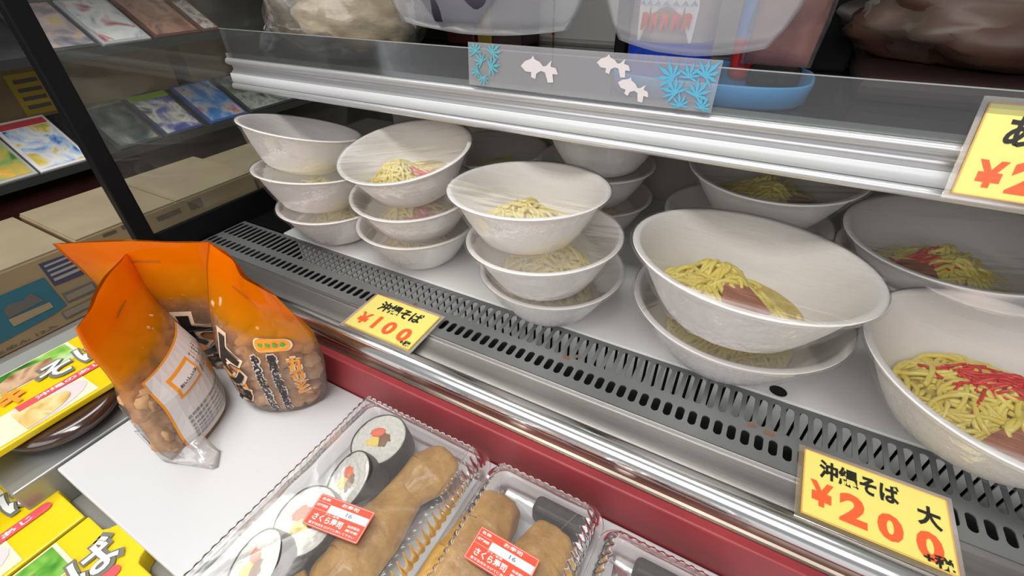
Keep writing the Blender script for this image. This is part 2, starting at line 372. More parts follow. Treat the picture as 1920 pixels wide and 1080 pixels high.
def ginger_mesh(hz, cx, cy, sp, n, seed, h):
    rnd = random.Random(seed); g = G()
    for k in range(n):
        x = cx + rnd.gauss(0, sp); y = cy + rnd.gauss(0, sp * .55); a = rnd.uniform(-.5, .6) + (1.6 if rnd.random() < .15 else 0); L = rnd.uniform(.012, .026); path = []
        lz = rnd.uniform(.0015, .006)
        for s in range(7):
            t = s / 6 - .5; px = x + L * t * math.cos(a); py = y + L * t * math.sin(a); rr = math.hypot(px, py); li = inner_r(h / .0585 * .085 if h < .06 else .105, h, min(hz(px, py) + lz, h * .9)) - .005; k_ = min(1, li / max(rr, 1e-6)); px *= k_; py *= k_; path.append((px, py, min(hz(px, py) + lz + .001 * math.sin(t * 5), h * .985)))
        g.tube(path, .0015, 4)
    return g
def dup(parent, name, me): o = bpy.data.objects.new(name, me); COL.objects.link(o); o.parent = parent; return o
def pack_bowl(key, c, nrm, label, noodles=None, ginger=None, pork=None, spin=0, v=0, group='film wrapped noodle bowls stacked on the case deck'):
    """c = centre of the rim plane"""
    r, h = (.085, .0585) if key == 's' else (.105, .068)
    nv = Vector((nrm[0], nrm[1], 1)).normalized(); q = Vector((0, 0, 1)).rotation_difference(nv) @ Matrix.Rotation(spin, 3, 'Z').to_quaternion()
    base = Vector(c) - nv * h
    if base.z < .001: base.z = .001
    t = empty('noodle_bowl', base, label, 'noodle bowl', group, rot=q)
    dup(t, 'bowl', LIB['bowl' + key])
    dup(t, 'cling_film', LIB['top%s%d' % (key, v % 3)]); dup(t, 'cling_film_skirt', LIB['skirt%s%d' % (key, v % 3)])
    if noodles is not None:
        tag(dup(t, 'noodles', LIB['nood%s%d' % (key, noodles)]), kind='stuff'); dup(t, 'noodle_bed', LIB['bed%s%d' % (key, noodles)])
        hz = LIB['hz%s%d' % (key, noodles)]
        if ginger:
            gm = build_me(ginger_mesh(hz, *ginger, seed=v + 3, h=h), 'pickled_ginger', ginger_m)
            tag(dup(t, 'pickled_ginger', gm), 'strips of red pickled ginger', kind='stuff')
        if pork:
            x, y, a, L, W = pork; g = G(); rows = []
            for i in range(9):
                row = []
                for j in range(6):
                    s, u = (i / 8 - .5) * L, (j / 5 - .5) * W; s *= 1 - .55 * (j / 5) ** 1.5
                    px = x + s * math.cos(a) - u * math.sin(a); py = y + s * math.sin(a) + u * math.cos(a); rr = math.hypot(px, py); k_ = min(1, (inner_r(r, h, min(hz(px, py) + .002, h * .8)) - .006) / max(rr, 1e-6)); px *= k_; py *= k_
                    row.append((px, py, min(hz(px, py) * .35 + hz(x, y) * .65 + .0095, h * .97)))
                rows.append(row)
            g.grid(rows); o = g.make('pork_slice', pork_m, t, smooth=True, local=True, mods=[sol(.0055, 0), ('BEVEL', dict(width=.0012, segments=2))]); o['label'] = 'brown slice of braised pork'
    return t
BW = [
 ('s', (-.598, .444, .160), (.106, .26), 'tilted small white bowl on top of the leftmost stack, no food showing', None, None, None, .6, 0),
 ('s', (-.576, .430, .110), (.023, .13), 'small white bowl in the middle of the leftmost stack', 0, None, None, 1.3, 1),
 ('s', (-.558, .436, .0590), (0, 0), 'small white bowl at the bottom of the leftmost stack', 2, None, None, 2.0, 2),
 ('s', (-.391, .426, .166), (-.039, -.165), 'tilted small bowl of noodles and red ginger topping the second stack from the left', 1, (.020, -.010, .011, 34), None, .5, 1),
 ('s', (-.392, .434, .1105), (.007, -.075), 'small bowl with red ginger in the middle of the second stack from the left', 0, (.026, -.022, .012, 30), None, .15, 2),
 ('s', (-.402, .443, .0590), (.001, -.0), 'small bowl at the bottom of the second stack from the left', 2, None, None, 1.9, 0),
 ('s', (-.204, .399, .164), (-.025, .053), 'small bowl of plain yellow noodles topping the stack behind the small price card', 0, None, None, 0, 2),
 ('s', (-.184, .397, .1135), (-.060, .02), 'small bowl with a noodle coil at its right, middle of the stack in front centre', 2, None, None, 0, 0),
 ('s', (-.184, .421, .0590), (0, 0), 'small bowl at the bottom of the stack in front centre', 2, None, None, .8, 1),
 ('b', (.016, .409, .138), (.038, .09), 'large bowl of yellow noodles with a pork slice on top of another large bowl', 1, None, (.002, -.038, .55, .040, .034), .0, 1),
 ('b', (.019, .439, .0690), (0, 0), 'large bowl underneath the pork slice noodle bowl', 0, None, None, 1.0, 0),
 ('b', (.223, .411, .088), (.044, -.04), 'large bowl of noodles, red ginger and pork at the right front of the deck', 2, (.014, .022, .019, 230), (.012, -.050, -.35, .052, .048), 0, 2),
 ('b', (.209, .608, .106), (-.055, -.04), 'large shaded bowl with red ginger behind the right front bowl', 0, (-.042, -.010, .014, 60), (-.040, -.030, -.3, .05, .035), .2, 0),
 ('b', (.019, .653, .137), (-.016, -.063), 'large shaded bowl of noodles and dark pork, upper one of the pair at the back', 0, None, (.030, -.045, .1, .055, .045), .3, 1),
 ('b', (.002, .640, .0700), (0, 0), 'large bowl, lower one of the pair at the back', 2, None, None, 1.2, 2),
 ('s', (-.196, .610, .172), (0, 0), 'small bowl at the top of the rear centre stack, cut off by the shelf edge', 0, None, None, 1.0, 1),
 ('s', (-.210, .627, .115), (.02, 0), 'small bowl in the middle of the rear centre stack', 2, None, None, 2.0, 2),
 ('s', (-.210, .640, .0595), (0, 0), 'small bowl at the bottom of the rear centre stack', 0, None, None, .3, 0),
 ('s', (-.376, .612, .112), (0, -.0), 'small bowl behind the second stack, upper one of the pair half hidden there', 2, None, None, .3, 0),
 ('s', (-.378, .618, .0590), (0, 0), 'small bowl at the bottom of the pair half hidden behind the second stack', 0, None, None, .3, 0),
]
for b in BW:
    pack_bowl(b[0], b[1], b[2], b[3], noodles=b[4], ginger=b[5], pork=b[6], spin=b[7], v=b[8])
# a second bowl under the shaded bowl at the right keeps it level
pack_bowl('b', (.212, .618, .0690), (0, 0), 'large bowl hidden under the shaded ginger bowl at the right', noodles=0, v=1)

# ------------------------------------------------------------------ price cards
def card(o, u, v, w_, h_, name_txt, price, label, nm=True, tax=True):
    o, u, v = Vector(o), Vector(u).normalized(), Vector(v).normalized(); n_ = u.cross(v)
    t = empty('price_card', o, label, 'price card')
    f = lambda x, y, l=0: o + u * x + v * y + n_ * l
    m = .004
    G().prism([f(-m, -m, -.0016), f(w_ + m, -m, -.0016), f(w_ + m, h_ + m, -.0016), f(-m, h_ + m, -.0016)], n_ * .001).make('sleeve', card_b, t)
    G().prism([f(0, 0, 0), f(w_, 0, 0), f(w_, h_, 0), f(0, h_, 0)], n_ * .0006).make('card', card_y, t)
    g = G()
    e = .0009
    for a in ((0, 0, w_, e), (0, h_ - e, w_, h_), (0, 0, e, h_), (w_ - e, 0, w_, h_)):
        g.add([f(a[0], a[1], .0008), f(a[2], a[1], .0008), f(a[2], a[3], .0008), f(a[0], a[3], .0008)], [(0, 1, 2, 3)])
    g.make('card_border', pbr('orange_border', (.86, .40, .10), .5), t)
    return t, (lambda x, y: f(x, y, .0010)), (lambda x, y: f(x, y, .0013))
# ¥100 card
t, f, f2 = card((-.3845, .2672, .004), (1, 0, .0), (0, 1, .05), .099, .0605, '', '', 'small yellow price card marked 100 yen lying on the case front')
word('product_lettering', '沖縄そば', ink_k, t, f, wide=.064, high=.0175, cx=.050, cy=.0455, bold=.035)
word('price_lettering', '¥', ink_r, t, f, high=.019, cx=.016, cy=.0180, bold=.03)
word('price_lettering', '1', ink_r, t, f, high=.021, cx=.0355, cy=.0185, bold=.045)
word('price_lettering', '0', ink_r, t, f, wide=.0155, high=.0215, cx=.056, cy=.0175, bold=.04)
word('price_lettering', '0', ink_r, t, f, wide=.0155, high=.0215, cx=.079, cy=.0165, bold=.04)
word('tax_lettering', '+税', ink_k, t, f2, wide=.014, high=.008, cx=.0885, cy=.0060, bold=.03)
# ¥200 card (large)
t, f, f2 = card((.1025, .2690, .004), (1, 0, 0), (.0, 1, .05), .0985, .062, '', '', 'large yellow price card marked 200 yen with black letters on the case front')
word('product_lettering', '沖縄そば', ink_k, t, f, wide=.0555, high=.0185, cx=.039, cy=.0475, bold=.035)
word('product_lettering', '大', ink_k, t, f, wide=.0155, high=.0185, cx=.0850, cy=.0400, bold=.035)
word('price_lettering', '¥', ink_r, t, f, wide=.0165, high=.0225, cx=.0135, cy=.0225, bold=.04)
word('price_lettering', '2', ink_r, t, f, wide=.0185, high=.0265, cx=.0350, cy=.0200, bold=.045)
word('price_lettering', '0', ink_r, t, f, wide=.0165, high=.0225, cx=.0590, cy=.0175, bold=.045)
word('price_lettering', '0', ink_r, t, f, wide=.0165, high=.0235, cx=.0830, cy=.0150, bold=.045)
word('tax_lettering', '+税', ink_k, t, f2, wide=.018, high=.010, cx=.0870, cy=.0055, bold=.03)
# card on the upper shelf
t, f, f2 = card((.1300, .4335, .2110), (1, 0, 0), (0, .42, 1), .100, .0640, '', '', 'yellow price card hanging on the upper shelf edge at the far right')
word('product_lettering', 'あん', ink_k, t, f, wide=.036, high=.020, cx=.033, cy=.0465, bold=.035)
word('price_lettering', '¥', ink_r, t, f, wide=.0165, high=.0190, cx=.0165, cy=.0165, bold=.04)
word('price_lettering', '2', ink_r, t, f, wide=.0200, high=.0225, cx=.0375, cy=.0165, bold=.05)
word('price_lettering', '0', ink_r, t, f, wide=.0185, high=.0225, cx=.0610, cy=.0165, bold=.045)

# ------------------------------------------------------------------ fish decal strip on the fence
t = empty('decal_strip', (-.177, .4525, .2425), 'clear strip printed with pale fish and blue maple leaves on the shelf edge', 'decal')
o0 = (-.3045, .4500, .2435)
f = plane_f(o0, (1, 0, 0), (0, .07, 1))
SW, SH = .2545, .0415
G().prism([f(0, 0), f(SW, 0), f(SW, SH), f(0, SH)], (0, .0008, 0)).make('strip_film', strip_f, t)
fish = [(0, .5), (.10, .72), (.26, .86), (.31, 1.0), (.36, .86), (.50, .78), (.60, .62), (.68, .66), (.80, .92), (.79, .66), (.93, .62), (1, .38), (.86, .36), (.90, .02), (.76, -.02), (.66, .38), (.55, .42), (.44, .28), (.42, .04), (.30, .10), (.30, .30), (.14, .30)]
fm = pbr('pale_fish_print', (.72, .66, .67), .6)
for cx, cy, s, r_ in ((.0849, .0212, .042, -.05), (.1610, .0300, .033, -.08), (.1825, .0120, .032, -.26)):
    ca, sa = math.cos(r_), math.sin(r_); pts = [((x - .5) * s, (y - .45) * s * .52) for x, y in fish]
    V = [f(cx + x * ca - y * sa, cy + x * sa + y * ca, .0006) for x, y in pts]
    G().add(V, [tuple(range(len(V)))]).make('fish_print', fm, t)
def leaf(g, cx, cy, s, a0):
    pts = []
    for k in range(7):
        a = a0 + (k - 3) * .62; L = s * (1 - .09 * abs(k - 3))
        pts += [(.16 * s * math.cos(a - .31), .16 * s * math.sin(a - .31)), (L * .52 * math.cos(a - .21), L * .52 * math.sin(a - .21)), (L * math.cos(a), L * math.sin(a)), (L * .52 * math.cos(a + .21), L * .52 * math.sin(a + .21))]
    pts += [(-.1 * s * math.cos(a0), -.1 * s * math.sin(a0))]
    pts = [(min(max(cx + x, .0005), SW - .0005), min(max(cy + y, .0005), SH - .0005)) for x, y in pts]
    return pts
lm_ = pbr('blue_leaf_print', (.10, .42, .62), .5); lm2 = pbr('teal_leaf_print', (.12, .40, .48), .5)
for L, mt in ((((.009, .033, .013, 1.9), (.030, .033, .014, .8), (.017, .024, .012, 2.4), (.028, .020, .014, .2), (.012, .015, .010, 3.6), (.019, .009, .010, -1.4)), lm2),
              (((.216, .025, .017, 2.6), (.230, .027, .013, 1.4), (.243, .029, .017, .9), (.221, .013, .016, 2.3), (.239, .013, .016, 1.0), (.227, .003, .012, 1.8), (.246, .003, .011, 1.2)), lm_)):
    for i, l in enumerate(L):
        pts = leaf(None, *l); V = [f(x, y, .0006 + .00015 * i) for x, y in pts]; n_ = len(V); c_ = f(min(l[0], SW - .001), l[1], .0006 + .00015 * i)
        G().add(V + [c_], [(k, (k + 1) % n_, n_) for k in range(n_)]).make('leaf_print', mt, t)

# ------------------------------------------------------------------ counter in front of the case
cardboard = pbr('cardboard', (.38, .275, .15), .75, var=.12, vscale=14)
cardboard_d = pbr('cardboard_top', (.38, .31, .20), .75, var=.15, vscale=9)
grey_card = pbr('grey_platform', (.30, .27, .23), .7, var=.15, vscale=10)
CT = empty('counter', (-.1, -.1, -.70), 'grey counter standing in front of the red bumper', 'counter')
G().box((-.95, -.45, -.17), (.72, .2425, -.145)).make('countertop', pbr('counter_grey', (.34, .35, .34), .5, var=.1, vscale=8), CT)
G().box((-.90, -.40, -.70), (.68, .235, -.1702)).make('base', black_p, CT)
bd = G().box((-.585, .008, -.1448), (.70, .2425, -.09)).make('white_board', pbr('white_board', (.70, .715, .73), .35, var=.02, vscale=6), mods=[bev(.002)])
tag(bd, 'thick white board on the counter carrying the sushi packs and orange bags', 'board')
tag(G().box((-.735, -.03, -.1448), (-.5895, .235, -.090)).make('metal_riser', pbr('grey_metal', (.36, .37, .37), .35, .5, var=.1, vscale=9), mods=[bev(.002)]), 'grey metal riser block beside the white board, under the brown dish', 'riser')

# ------------------------------------------------------------------ sushi packs
rice_m = pbr('sushi_rice', (.80, .81, .76), .5, var=.16, vscale=230, bump=1.0, bscale=240)
nori_m = pbr('nori', (.045, .040, .035), .5, var=.4, vscale=60, bump=.5, bscale=90)
inari_m = pbr('fried_tofu', (.58, .335, .085), .42, col2=(.42, .215, .04), vscale=55, bump=1.0, bscale=120, coat=.2)
egg_m = pbr('egg_filling', (.92, .72, .16), .5); crab_m = pbr('crab_filling', (.90, .18, .08), .5); kanp_m = pbr('gourd_filling', (.26, .13, .06), .5)
def futomaki(c, r, hh, n, label, seed, spin=0):
    rnd = random.Random(seed); nv = Vector(n).normalized(); q = Vector((0, 0, 1)).rotation_difference(nv) @ Matrix.Rotation(spin, 3, 'Z').to_quaternion()
    t = empty('sushi_roll', Vector(c) - nv * hh, label, 'sushi roll', 'rolls in the left clamshell', rot=q)
    def ring(rr, z, k=40, w_=.03): return [(rr * (1 + w_ * noise.noise(Vector((math.cos(6.2832 * j / k) * 1.5, math.sin(6.2832 * j / k) * 1.5, seed)))) * math.cos(6.2832 * j / k), rr * (1 + w_ * noise.noise(Vector((math.cos(6.2832 * j / k) * 1.5, math.sin(6.2832 * j / k) * 1.5, seed)))) * math.sin(6.2832 * j / k), z) for j in range(k)]
    G().grid([ring(r * .2, 0), ring(r * .9, 0), ring(r, .002), ring(r * 1.01, hh * .5), ring(r, hh - .001), ring(r * .985, hh + .0008), ring(r * .955, hh + .0004), ring(r * .945, .004)], True, True).make('nori', nori_m, t, smooth=True, local=True)
    rows = []
    for i in range(22):
        q_ = i / 21; row = ring(r * .95 * q_, 0)
        rows.append([(x, y, hh + .0012 * (1 - q_ ** 3) + .0016 * noise.noise(Vector((x * 240, y * 240, seed))) - (.0018 if q_ < .3 else 0)) for x, y, _ in row])
    G().grid(rows + [ring(r * .96, hh * .6)], True).make('rice', rice_m, t, smooth=True, local=True)
    for nm, m_, pos, sx, sy, sz in (('crab_stick', crab_m, (-.10, .26), .27, .17, .0030), ('egg', egg_m, (-.16, -.12), .28, .19, .0028), ('gourd_strip', kanp_m, (.22, -.06), .20, .28, .0030)):
        k = 14; px, py = pos[0] * r, pos[1] * r
        rows = [[(px + sx * r * s_ * (1 + .25 * rnd.random()) * math.cos(6.2832 * j / k), py + sy * r * s_ * (1 + .25 * rnd.random()) * math.sin(6.2832 * j / k), hh - .001 + z_) for j in range(k)] for s_, z_ in ((1, -.003), (1, sz * .6), (.7, sz), (.2, sz * 1.1))]
        G().grid(rows, True, False, True).make(nm, m_, t, smooth=True, local=True)
    return t
for a in (((-.268, .186, -.046), .0300, .030, (-.10, -.12, 1), 'sushi roll at the top end of the left clamshell, far from the camera', 1, .4),
          ((-.266, .138, -.051), .0295, .028, (-.50, -.42, 1), 'tilted sushi roll second from the far end, showing its dark nori side', 2, .1),
          ((-.270, .091, -.049), .0315, .028, (-.15, -.22, 1), 'sushi roll with egg filling partly under the red price label', 3, .9),
          ((-.279, .043, -.052), .0310, .028, (-.45, -.35, 1), 'tilted sushi roll nearest the bottom of the photo', 4, .2),
          ):
    futomaki(a[0], a[1], a[2], a[3], a[4], a[5], a[6])
def inari(path, rad, label, seed, flat=.62, group=None):
    """soft fried-tofu pocket: body swept along path with radius list"""
    Pp = [Vector(p) for p in path]; g = G(); rows = []; nseg = 46; k = 36
    def at(L, t):
        t *= len(L) - 1; i = min(int(t), len(L) - 2); f_ = t - i; f_ = f_ * f_ * (3 - 2 * f_)
        return L[i] * (1 - f_) + L[i + 1] * f_
    for s in range(nseg + 1):
        t = s / nseg; p = at(Pp, t); d = (at(Pp, min(1, t + .02)) - at(Pp, max(0, t - .02))).normalized(); u = d.cross(Vector((0, 0, 1))).normalized(); v = u.cross(d)
        rr = at(rad, t); end = min(1, t / .10, (1 - t) / .10); rr *= math.sqrt(max(0.02, 1 - (1 - end) ** 2))
        row = []
        for j in range(k):
            a = 6.2832 * j / k; w_ = 1 + .07 * noise.noise(Vector((t * 6, math.cos(a) * 1.3, math.sin(a) * 1.3 + seed))) + .045 * noise.noise(Vector((t * 9, math.cos(a) * 4, math.sin(a) * 4 + seed))) + .025 * noise.noise(Vector((t * 22, math.cos(a) * 3, math.sin(a) * 3 + seed)))
            pinch = 1 - rr / max(rad); w_ *= 1 + .16 * pinch * math.sin(a * 7 + seed)
            row.append(p + u * math.cos(a) * rr * w_ + v * math.sin(a) * rr * flat * w_)
        rows.append(row)
    g.grid(rows, True, True, True); o = g.make('inari_sushi', inari_m, smooth=True)
    return tag(o, label, 'inari sushi', group)
inari([(-.199, .214, -.060), (-.206, .186, -.062), (-.215, .160, -.064), (-.213, .120, -.062), (-.214, .085, -.062), (-.222, .055, -.064)], [.020, .027, .0195, .026, .026, .021], 'long fried tofu pocket pinched near its far end, beside the sushi rolls', 1)
inari([(-.226, .056, -.064), (-.240, .030, -.064), (-.243, .000, -.064)], [.021, .0265, .023], 'fried tofu pocket under the lower part of the left clamshell', 2)
inari([(-.127, .200, -.062), (-.126, .165, -.062), (-.130, .130, -.062), (-.136, .095, -.062)], [.018, .026, .0275, .022], 'plump fried tofu pocket at the left of the middle clamshell', 3)
inari([(-.068, .196, -.063), (-.073, .165, -.062), (-.078, .130, -.062), (-.086, .090, -.062)], [.019, .0255, .027, .022], 'fried tofu pocket at the right of the middle clamshell', 4)
inari([(-.012, .172, -.066), (-.016, .135, -.062), (-.022, .095, -.062)], [.017, .026, .025], 'fried tofu pocket at the left of the rightmost clamshell', 5)
inari([(.036, .160, -.066), (.034, .135, -.062), (.028, .095, -.062)], [.017, .024, .025], 'fried tofu pocket at the right edge of the rightmost clamshell', 6)
pet_lid = film('pet_lid', haze=.06, gloss=1.0, rough=.07, bump=.10, scale=(35, 35, 35), base=.01, hazecol=(1, .95, .96))
def rrect(x0, y0, x1, y1, rad, npx):
    """dense rounded rectangle, points about npx metres apart"""
    pts = []
    def seg(a, b):
        L = math.dist(a, b); k = max(2, int(L / npx)); pts.extend([(a[0] + (b[0] - a[0]) * i / k, a[1] + (b[1] - a[1]) * i / k) for i in range(k)])
    def arc_(cx, cy, a0):
        k = max(4, int(rad * 1.57 / npx)); pts.extend([(cx + rad * math.cos(a0 + 1.5708 * i / k), cy + rad * math.sin(a0 + 1.5708 * i / k)) for i in range(k)])
    seg((x0 + rad, y0), (x1 - rad, y0)); arc_(x1 - rad, y0 + rad, -1.5708); seg((x1, y0 + rad), (x1, y1 - rad)); arc_(x1 - rad, y1 - rad, 0)
    seg((x1 - rad, y1), (x0 + rad, y1)); arc_(x0 + rad, y1 - rad, 1.5708); seg((x0, y1 - rad), (x0, y0 + rad)); arc_(x0 + rad, y0 + rad, 3.14159)
    return pts
def clamshell(x0, x1, y0, y1, zt, label, lab=None):
    t = empty('clamshell_pack', ((x0 + x1) / 2, (y0 + y1) / 2, -.0885), label, 'food pack', 'clear sushi packs on the white board')
    zb = -.0885; pitch = .0078
    def ring(ins, z, ribamp=0):
        base = rrect(x0, y0, x1, y1, .016, .0013); cx, cy = (x0 + x1) / 2, (y0 + y1) / 2; out = []; L = 0; n_ = len(base)
        for i, (x, y) in enumerate(base):
            a, b = base[i - 1], base[(i + 1) % n_]; tx, ty = b[0] - a[0], b[1] - a[1]; l_ = math.hypot(tx, ty) or 1; nx, ny = ty / l_, -tx / l_
            L += math.dist(a, (x, y)); rib = ribamp * (.5 + .5 * math.sin(6.2832 * L / pitch)) ** 2
            wob = .0007 * noise.noise(Vector((x * 40, y * 40, z * 60)))
            out.append((x - nx * (ins + rib - wob), y - ny * (ins + rib - wob), z + wob))
        return out
    g = G(); g.grid([ring(.0165, zt - .001), ring(.0135, zt, .0006), ring(.0095, zt - .0035, .0030), ring(.0065, zt - .011, .0028), ring(.0045, zt - .016, .0003), ring(.0035, -.066), ring(-.002, -.0645), ring(-.003, -.0655)], True)
    # crown of the lid
    cr = ring(.0165, zt - .001); c0 = ((x0 + x1) / 2, (y0 + y1) / 2)
    rows = [cr] + [[(c0[0] + (x - c0[0]) * q, c0[1] + (y - c0[1]) * q, zt - .001 + .0008 * noise.noise(Vector((x * q * 30, y * q * 30, 3)))) for x, y, z in cr] for q in (.9, .75, .5, .25, .02)]
    g.grid(rows, True); g.make('lid', pet_lid, t, smooth=True)
    g = G(); g.grid([ring(-.003, -.067), ring(-.0015, -.068), ring(.0035, -.0685), ring(.007, zb + .003), ring(.010, zb), ring(.03, zb)], True, False, True); g.make('tray', pet, t, smooth=True)
    if lab:
        (lx, ly, ang, W_, H_) = lab; u = Vector((math.cos(ang), math.sin(ang), 0)); v = Vector((-math.sin(ang), math.cos(ang), 0)); o_ = Vector((lx, ly, zt + .0008))
        F = lambda x, y, l=0: o_ + u * x + v * y + Vector((0, 0, l))
        s = G().prism([F(*p) for p in rrect(0, 0, W_, H_, .0018, .0008)], (0, 0, .0003)).make('price_sticker', pbr('sticker_red', (.90, .10, .05), .4), t)
        s['label'] = 'red and white price sticker'
        wm = ink_w; L_ = lambda x, y: F(x, y, .0005)
        def bar(a, b, c, d, m_, nm, z=.0004):
            M(nm, [F(a, b, z), F(c, b, z), F(c, d, z), F(a, d, z)], [(0, 1, 2, 3)], m_, s)
        bar(.015, .0150, W_ - .0015, .0215, ink_w, 'blank_field')
        for a, b, c, d in ((.0008, H_ - .0011, W_ - .0008, H_ - .0008), (.0008, .0008, W_ - .0008, .0011), (.0008, .0008, .0011, H_ - .0008), (W_ - .0011, .0008, W_ - .0008, H_ - .0008), (.0008, .0218, .0145, .0220), (.0008, .0147, W_ - .0008, .0149)): bar(a, b, c, d, ink_w, 'sticker_line')
        word('shop_lettering', 'さくら寿司', wm, s, L_, wide=.030, high=.0062, cx=.0205, cy=.0090, bold=.03)
        word('sticker_lettering', 'お寿司', wm, s, L_, wide=.017, high=.0034, cx=.033, cy=.0248, bold=.02)
        word('sticker_lettering', '名称', wm, s, L_, wide=.009, high=.0026, cx=.0075, cy=.0248, bold=.02)
        word('sticker_lettering', '消費期限', wm, s, L_, wide=.0115, high=.0024, cx=.0077, cy=.0188, bold=.02)
        word('sticker_lettering', '当店製造', wm, s, L_, wide=.012, high=.0022, cx=.046, cy=.0105, bold=.02)
        word('sticker_lettering', '要冷蔵', wm, s, L_, wide=.012, high=.0022, cx=.046, cy=.0070, bold=.02)
        word('sticker_lettering', 'アミノ酸等', wm, s, L_, wide=.014, high=.0018, cx=.022, cy=.0134, bold=.02)
        word('sticker_lettering', '直射日光をさけて保存して下さい', wm, s, L_, wide=.046, high=.0021, cx=.028, cy=.0034, bold=.02)
        word('date_lettering', '16', pbr('date_ink', (.25, .28, .36), .5), s, L_, wide=.006, high=.0036, cx=.036, cy=.0183)
    return t
clamshell(-.325, -.158, -.02, .232, -.0365, 'clear clamshell of sushi rolls and fried tofu, leftmost of three, red sticker', (-.262, .0845, .17, .056, .0285))
clamshell(-.152, -.036, -.02, .232, -.0370, 'clear clamshell of two fried tofu pockets in the middle, red sticker', (-.1235, .1285, -.01, .056, .0285))
clamshell(-.032, .082, -.04, .222, -.0375, 'clear clamshell at the far right of the three, without a sticker in view')
# paper liner strip lying in the middle packs
tag(G().box((-.10, .203, -.0860), (-.040, .222, -.062)).make('nori_roll', nori_m, mods=[bev(.006, 4)]), 'dark nori roll lying across the far end of the middle clamshell', 'sushi roll')
tag(G().box((.0, .196, -.0860), (.066, .214, -.064)).make('nori_roll', nori_m, mods=[bev(.006, 4)]), 'dark nori roll across the far end of the right clamshell', 'sushi roll')

# ------------------------------------------------------------------ orange snack bags
def bag_film(name):
    m = bpy.data.materials.new(name); m.use_nodes = True; nt = m.node_tree; nt.nodes.clear(); N = nt.nodes.new; L = nt.links.new
    out = N('ShaderNodeOutputMaterial'); uv = N('ShaderNodeUVMap'); sp = N('ShaderNodeSeparateXYZ'); L(uv.outputs[0], sp.inputs[0])
    n = N('ShaderNodeTexNoise'); n.inputs['Scale'].default_value = 3; L(uv.outputs[0], n.inputs['Vector'])
    ad = N('ShaderNodeMath'); ad.operation = 'MULTIPLY_ADD'; ad.inputs[1].default_value = .10; L(n.outputs[0], ad.inputs[0]); L(sp.outputs['Y'], ad.inputs[2])
    cr = N('ShaderNodeValToRGB'); L(ad.outputs[0], cr.inputs[0]); e = cr.color_ramp.elements
    e[0].position = .56; e[0].color = (.82, .66, .56, 1); e[1].position = .93; e[1].color = (1.0, .22, .0, 1); e2 = cr.color_ramp.elements.new(.72); e2.color = (.95, .42, .01, 1)
    fa = N('ShaderNodeMapRange'); fa.inputs[1].default_value = .60; fa.inputs[2].default_value = .95; fa.inputs[3].default_value = .20; fa.inputs[4].default_value = .95; L(ad.outputs[0], fa.inputs[0])
    tr = N('ShaderNodeBsdfTransparent'); tc_ = N('ShaderNodeValToRGB'); L(ad.outputs[0], tc_.inputs[0]); tc_.color_ramp.elements[0].position = .52; tc_.color_ramp.elements[0].color = (1, .98, .96, 1); tc_.color_ramp.elements[1].position = .80; tc_.color_ramp.elements[1].color = (1, .62, .08, 1); L(tc_.outputs[0], tr.inputs[0])
    df = N('ShaderNodeBsdfDiffuse'); L(cr.outputs[0], df.inputs[0]); tl = N('ShaderNodeBsdfTranslucent'); L(cr.outputs[0], tl.inputs[0]); md = N('ShaderNodeMixShader'); md.inputs[0].default_value = .35; L(df.outputs[0], md.inputs[1]); L(tl.outputs[0], md.inputs[2])
    m1 = N('ShaderNodeMixShader'); L(fa.outputs[0], m1.inputs[0]); L(tr.outputs[0], m1.inputs[1]); L(md.outputs[0], m1.inputs[2])
    gl = N('ShaderNodeBsdfGlossy'); gl.inputs['Roughness'].default_value = .12; fr = N('ShaderNodeFresnel'); fr.inputs[0].default_value = 1.42
    tcn = N('ShaderNodeTexCoord'); nn = N('ShaderNodeTexNoise'); nn.inputs['Scale'].default_value = 28; L(tcn.outputs['Object'], nn.inputs['Vector']); bp = N('ShaderNodeBump'); bp.inputs['Strength'].default_value = .5; bp.inputs['Distance'].default_value = .004; L(nn.outputs[0], bp.inputs['Height']); L(bp.outputs[0], gl.inputs['Normal'])
    m2 = N('ShaderNodeMixShader'); mf = N('ShaderNodeMath'); mf.operation = 'MULTIPLY'; mf.inputs[1].default_value = .8; L(fr.outputs[0], mf.inputs[0]); L(mf.outputs[0], m2.inputs[0]); L(m1.outputs[0], m2.inputs[1]); L(gl.outputs[0], m2.inputs[2]); L(m2.outputs[0], out.inputs[0])
    return m
BAGM = bag_film('orange_bag_film')
rind_m = pbr('fried_rind', (.80, .50, .26), .55, col2=(.60, .32, .15), vscale=60, bump=.5, bscale=160)
print_black = pbr('bag_black_print', (.014, .012, .012), .35); print_cream = pbr('bag_cream_print', (.86, .66, .47), .4); print_orange = pbr('bag_orange_print', (.93, .33, .02), .4)
label_white = pbr('bag_label_white', (.74, .69, .68), .45)
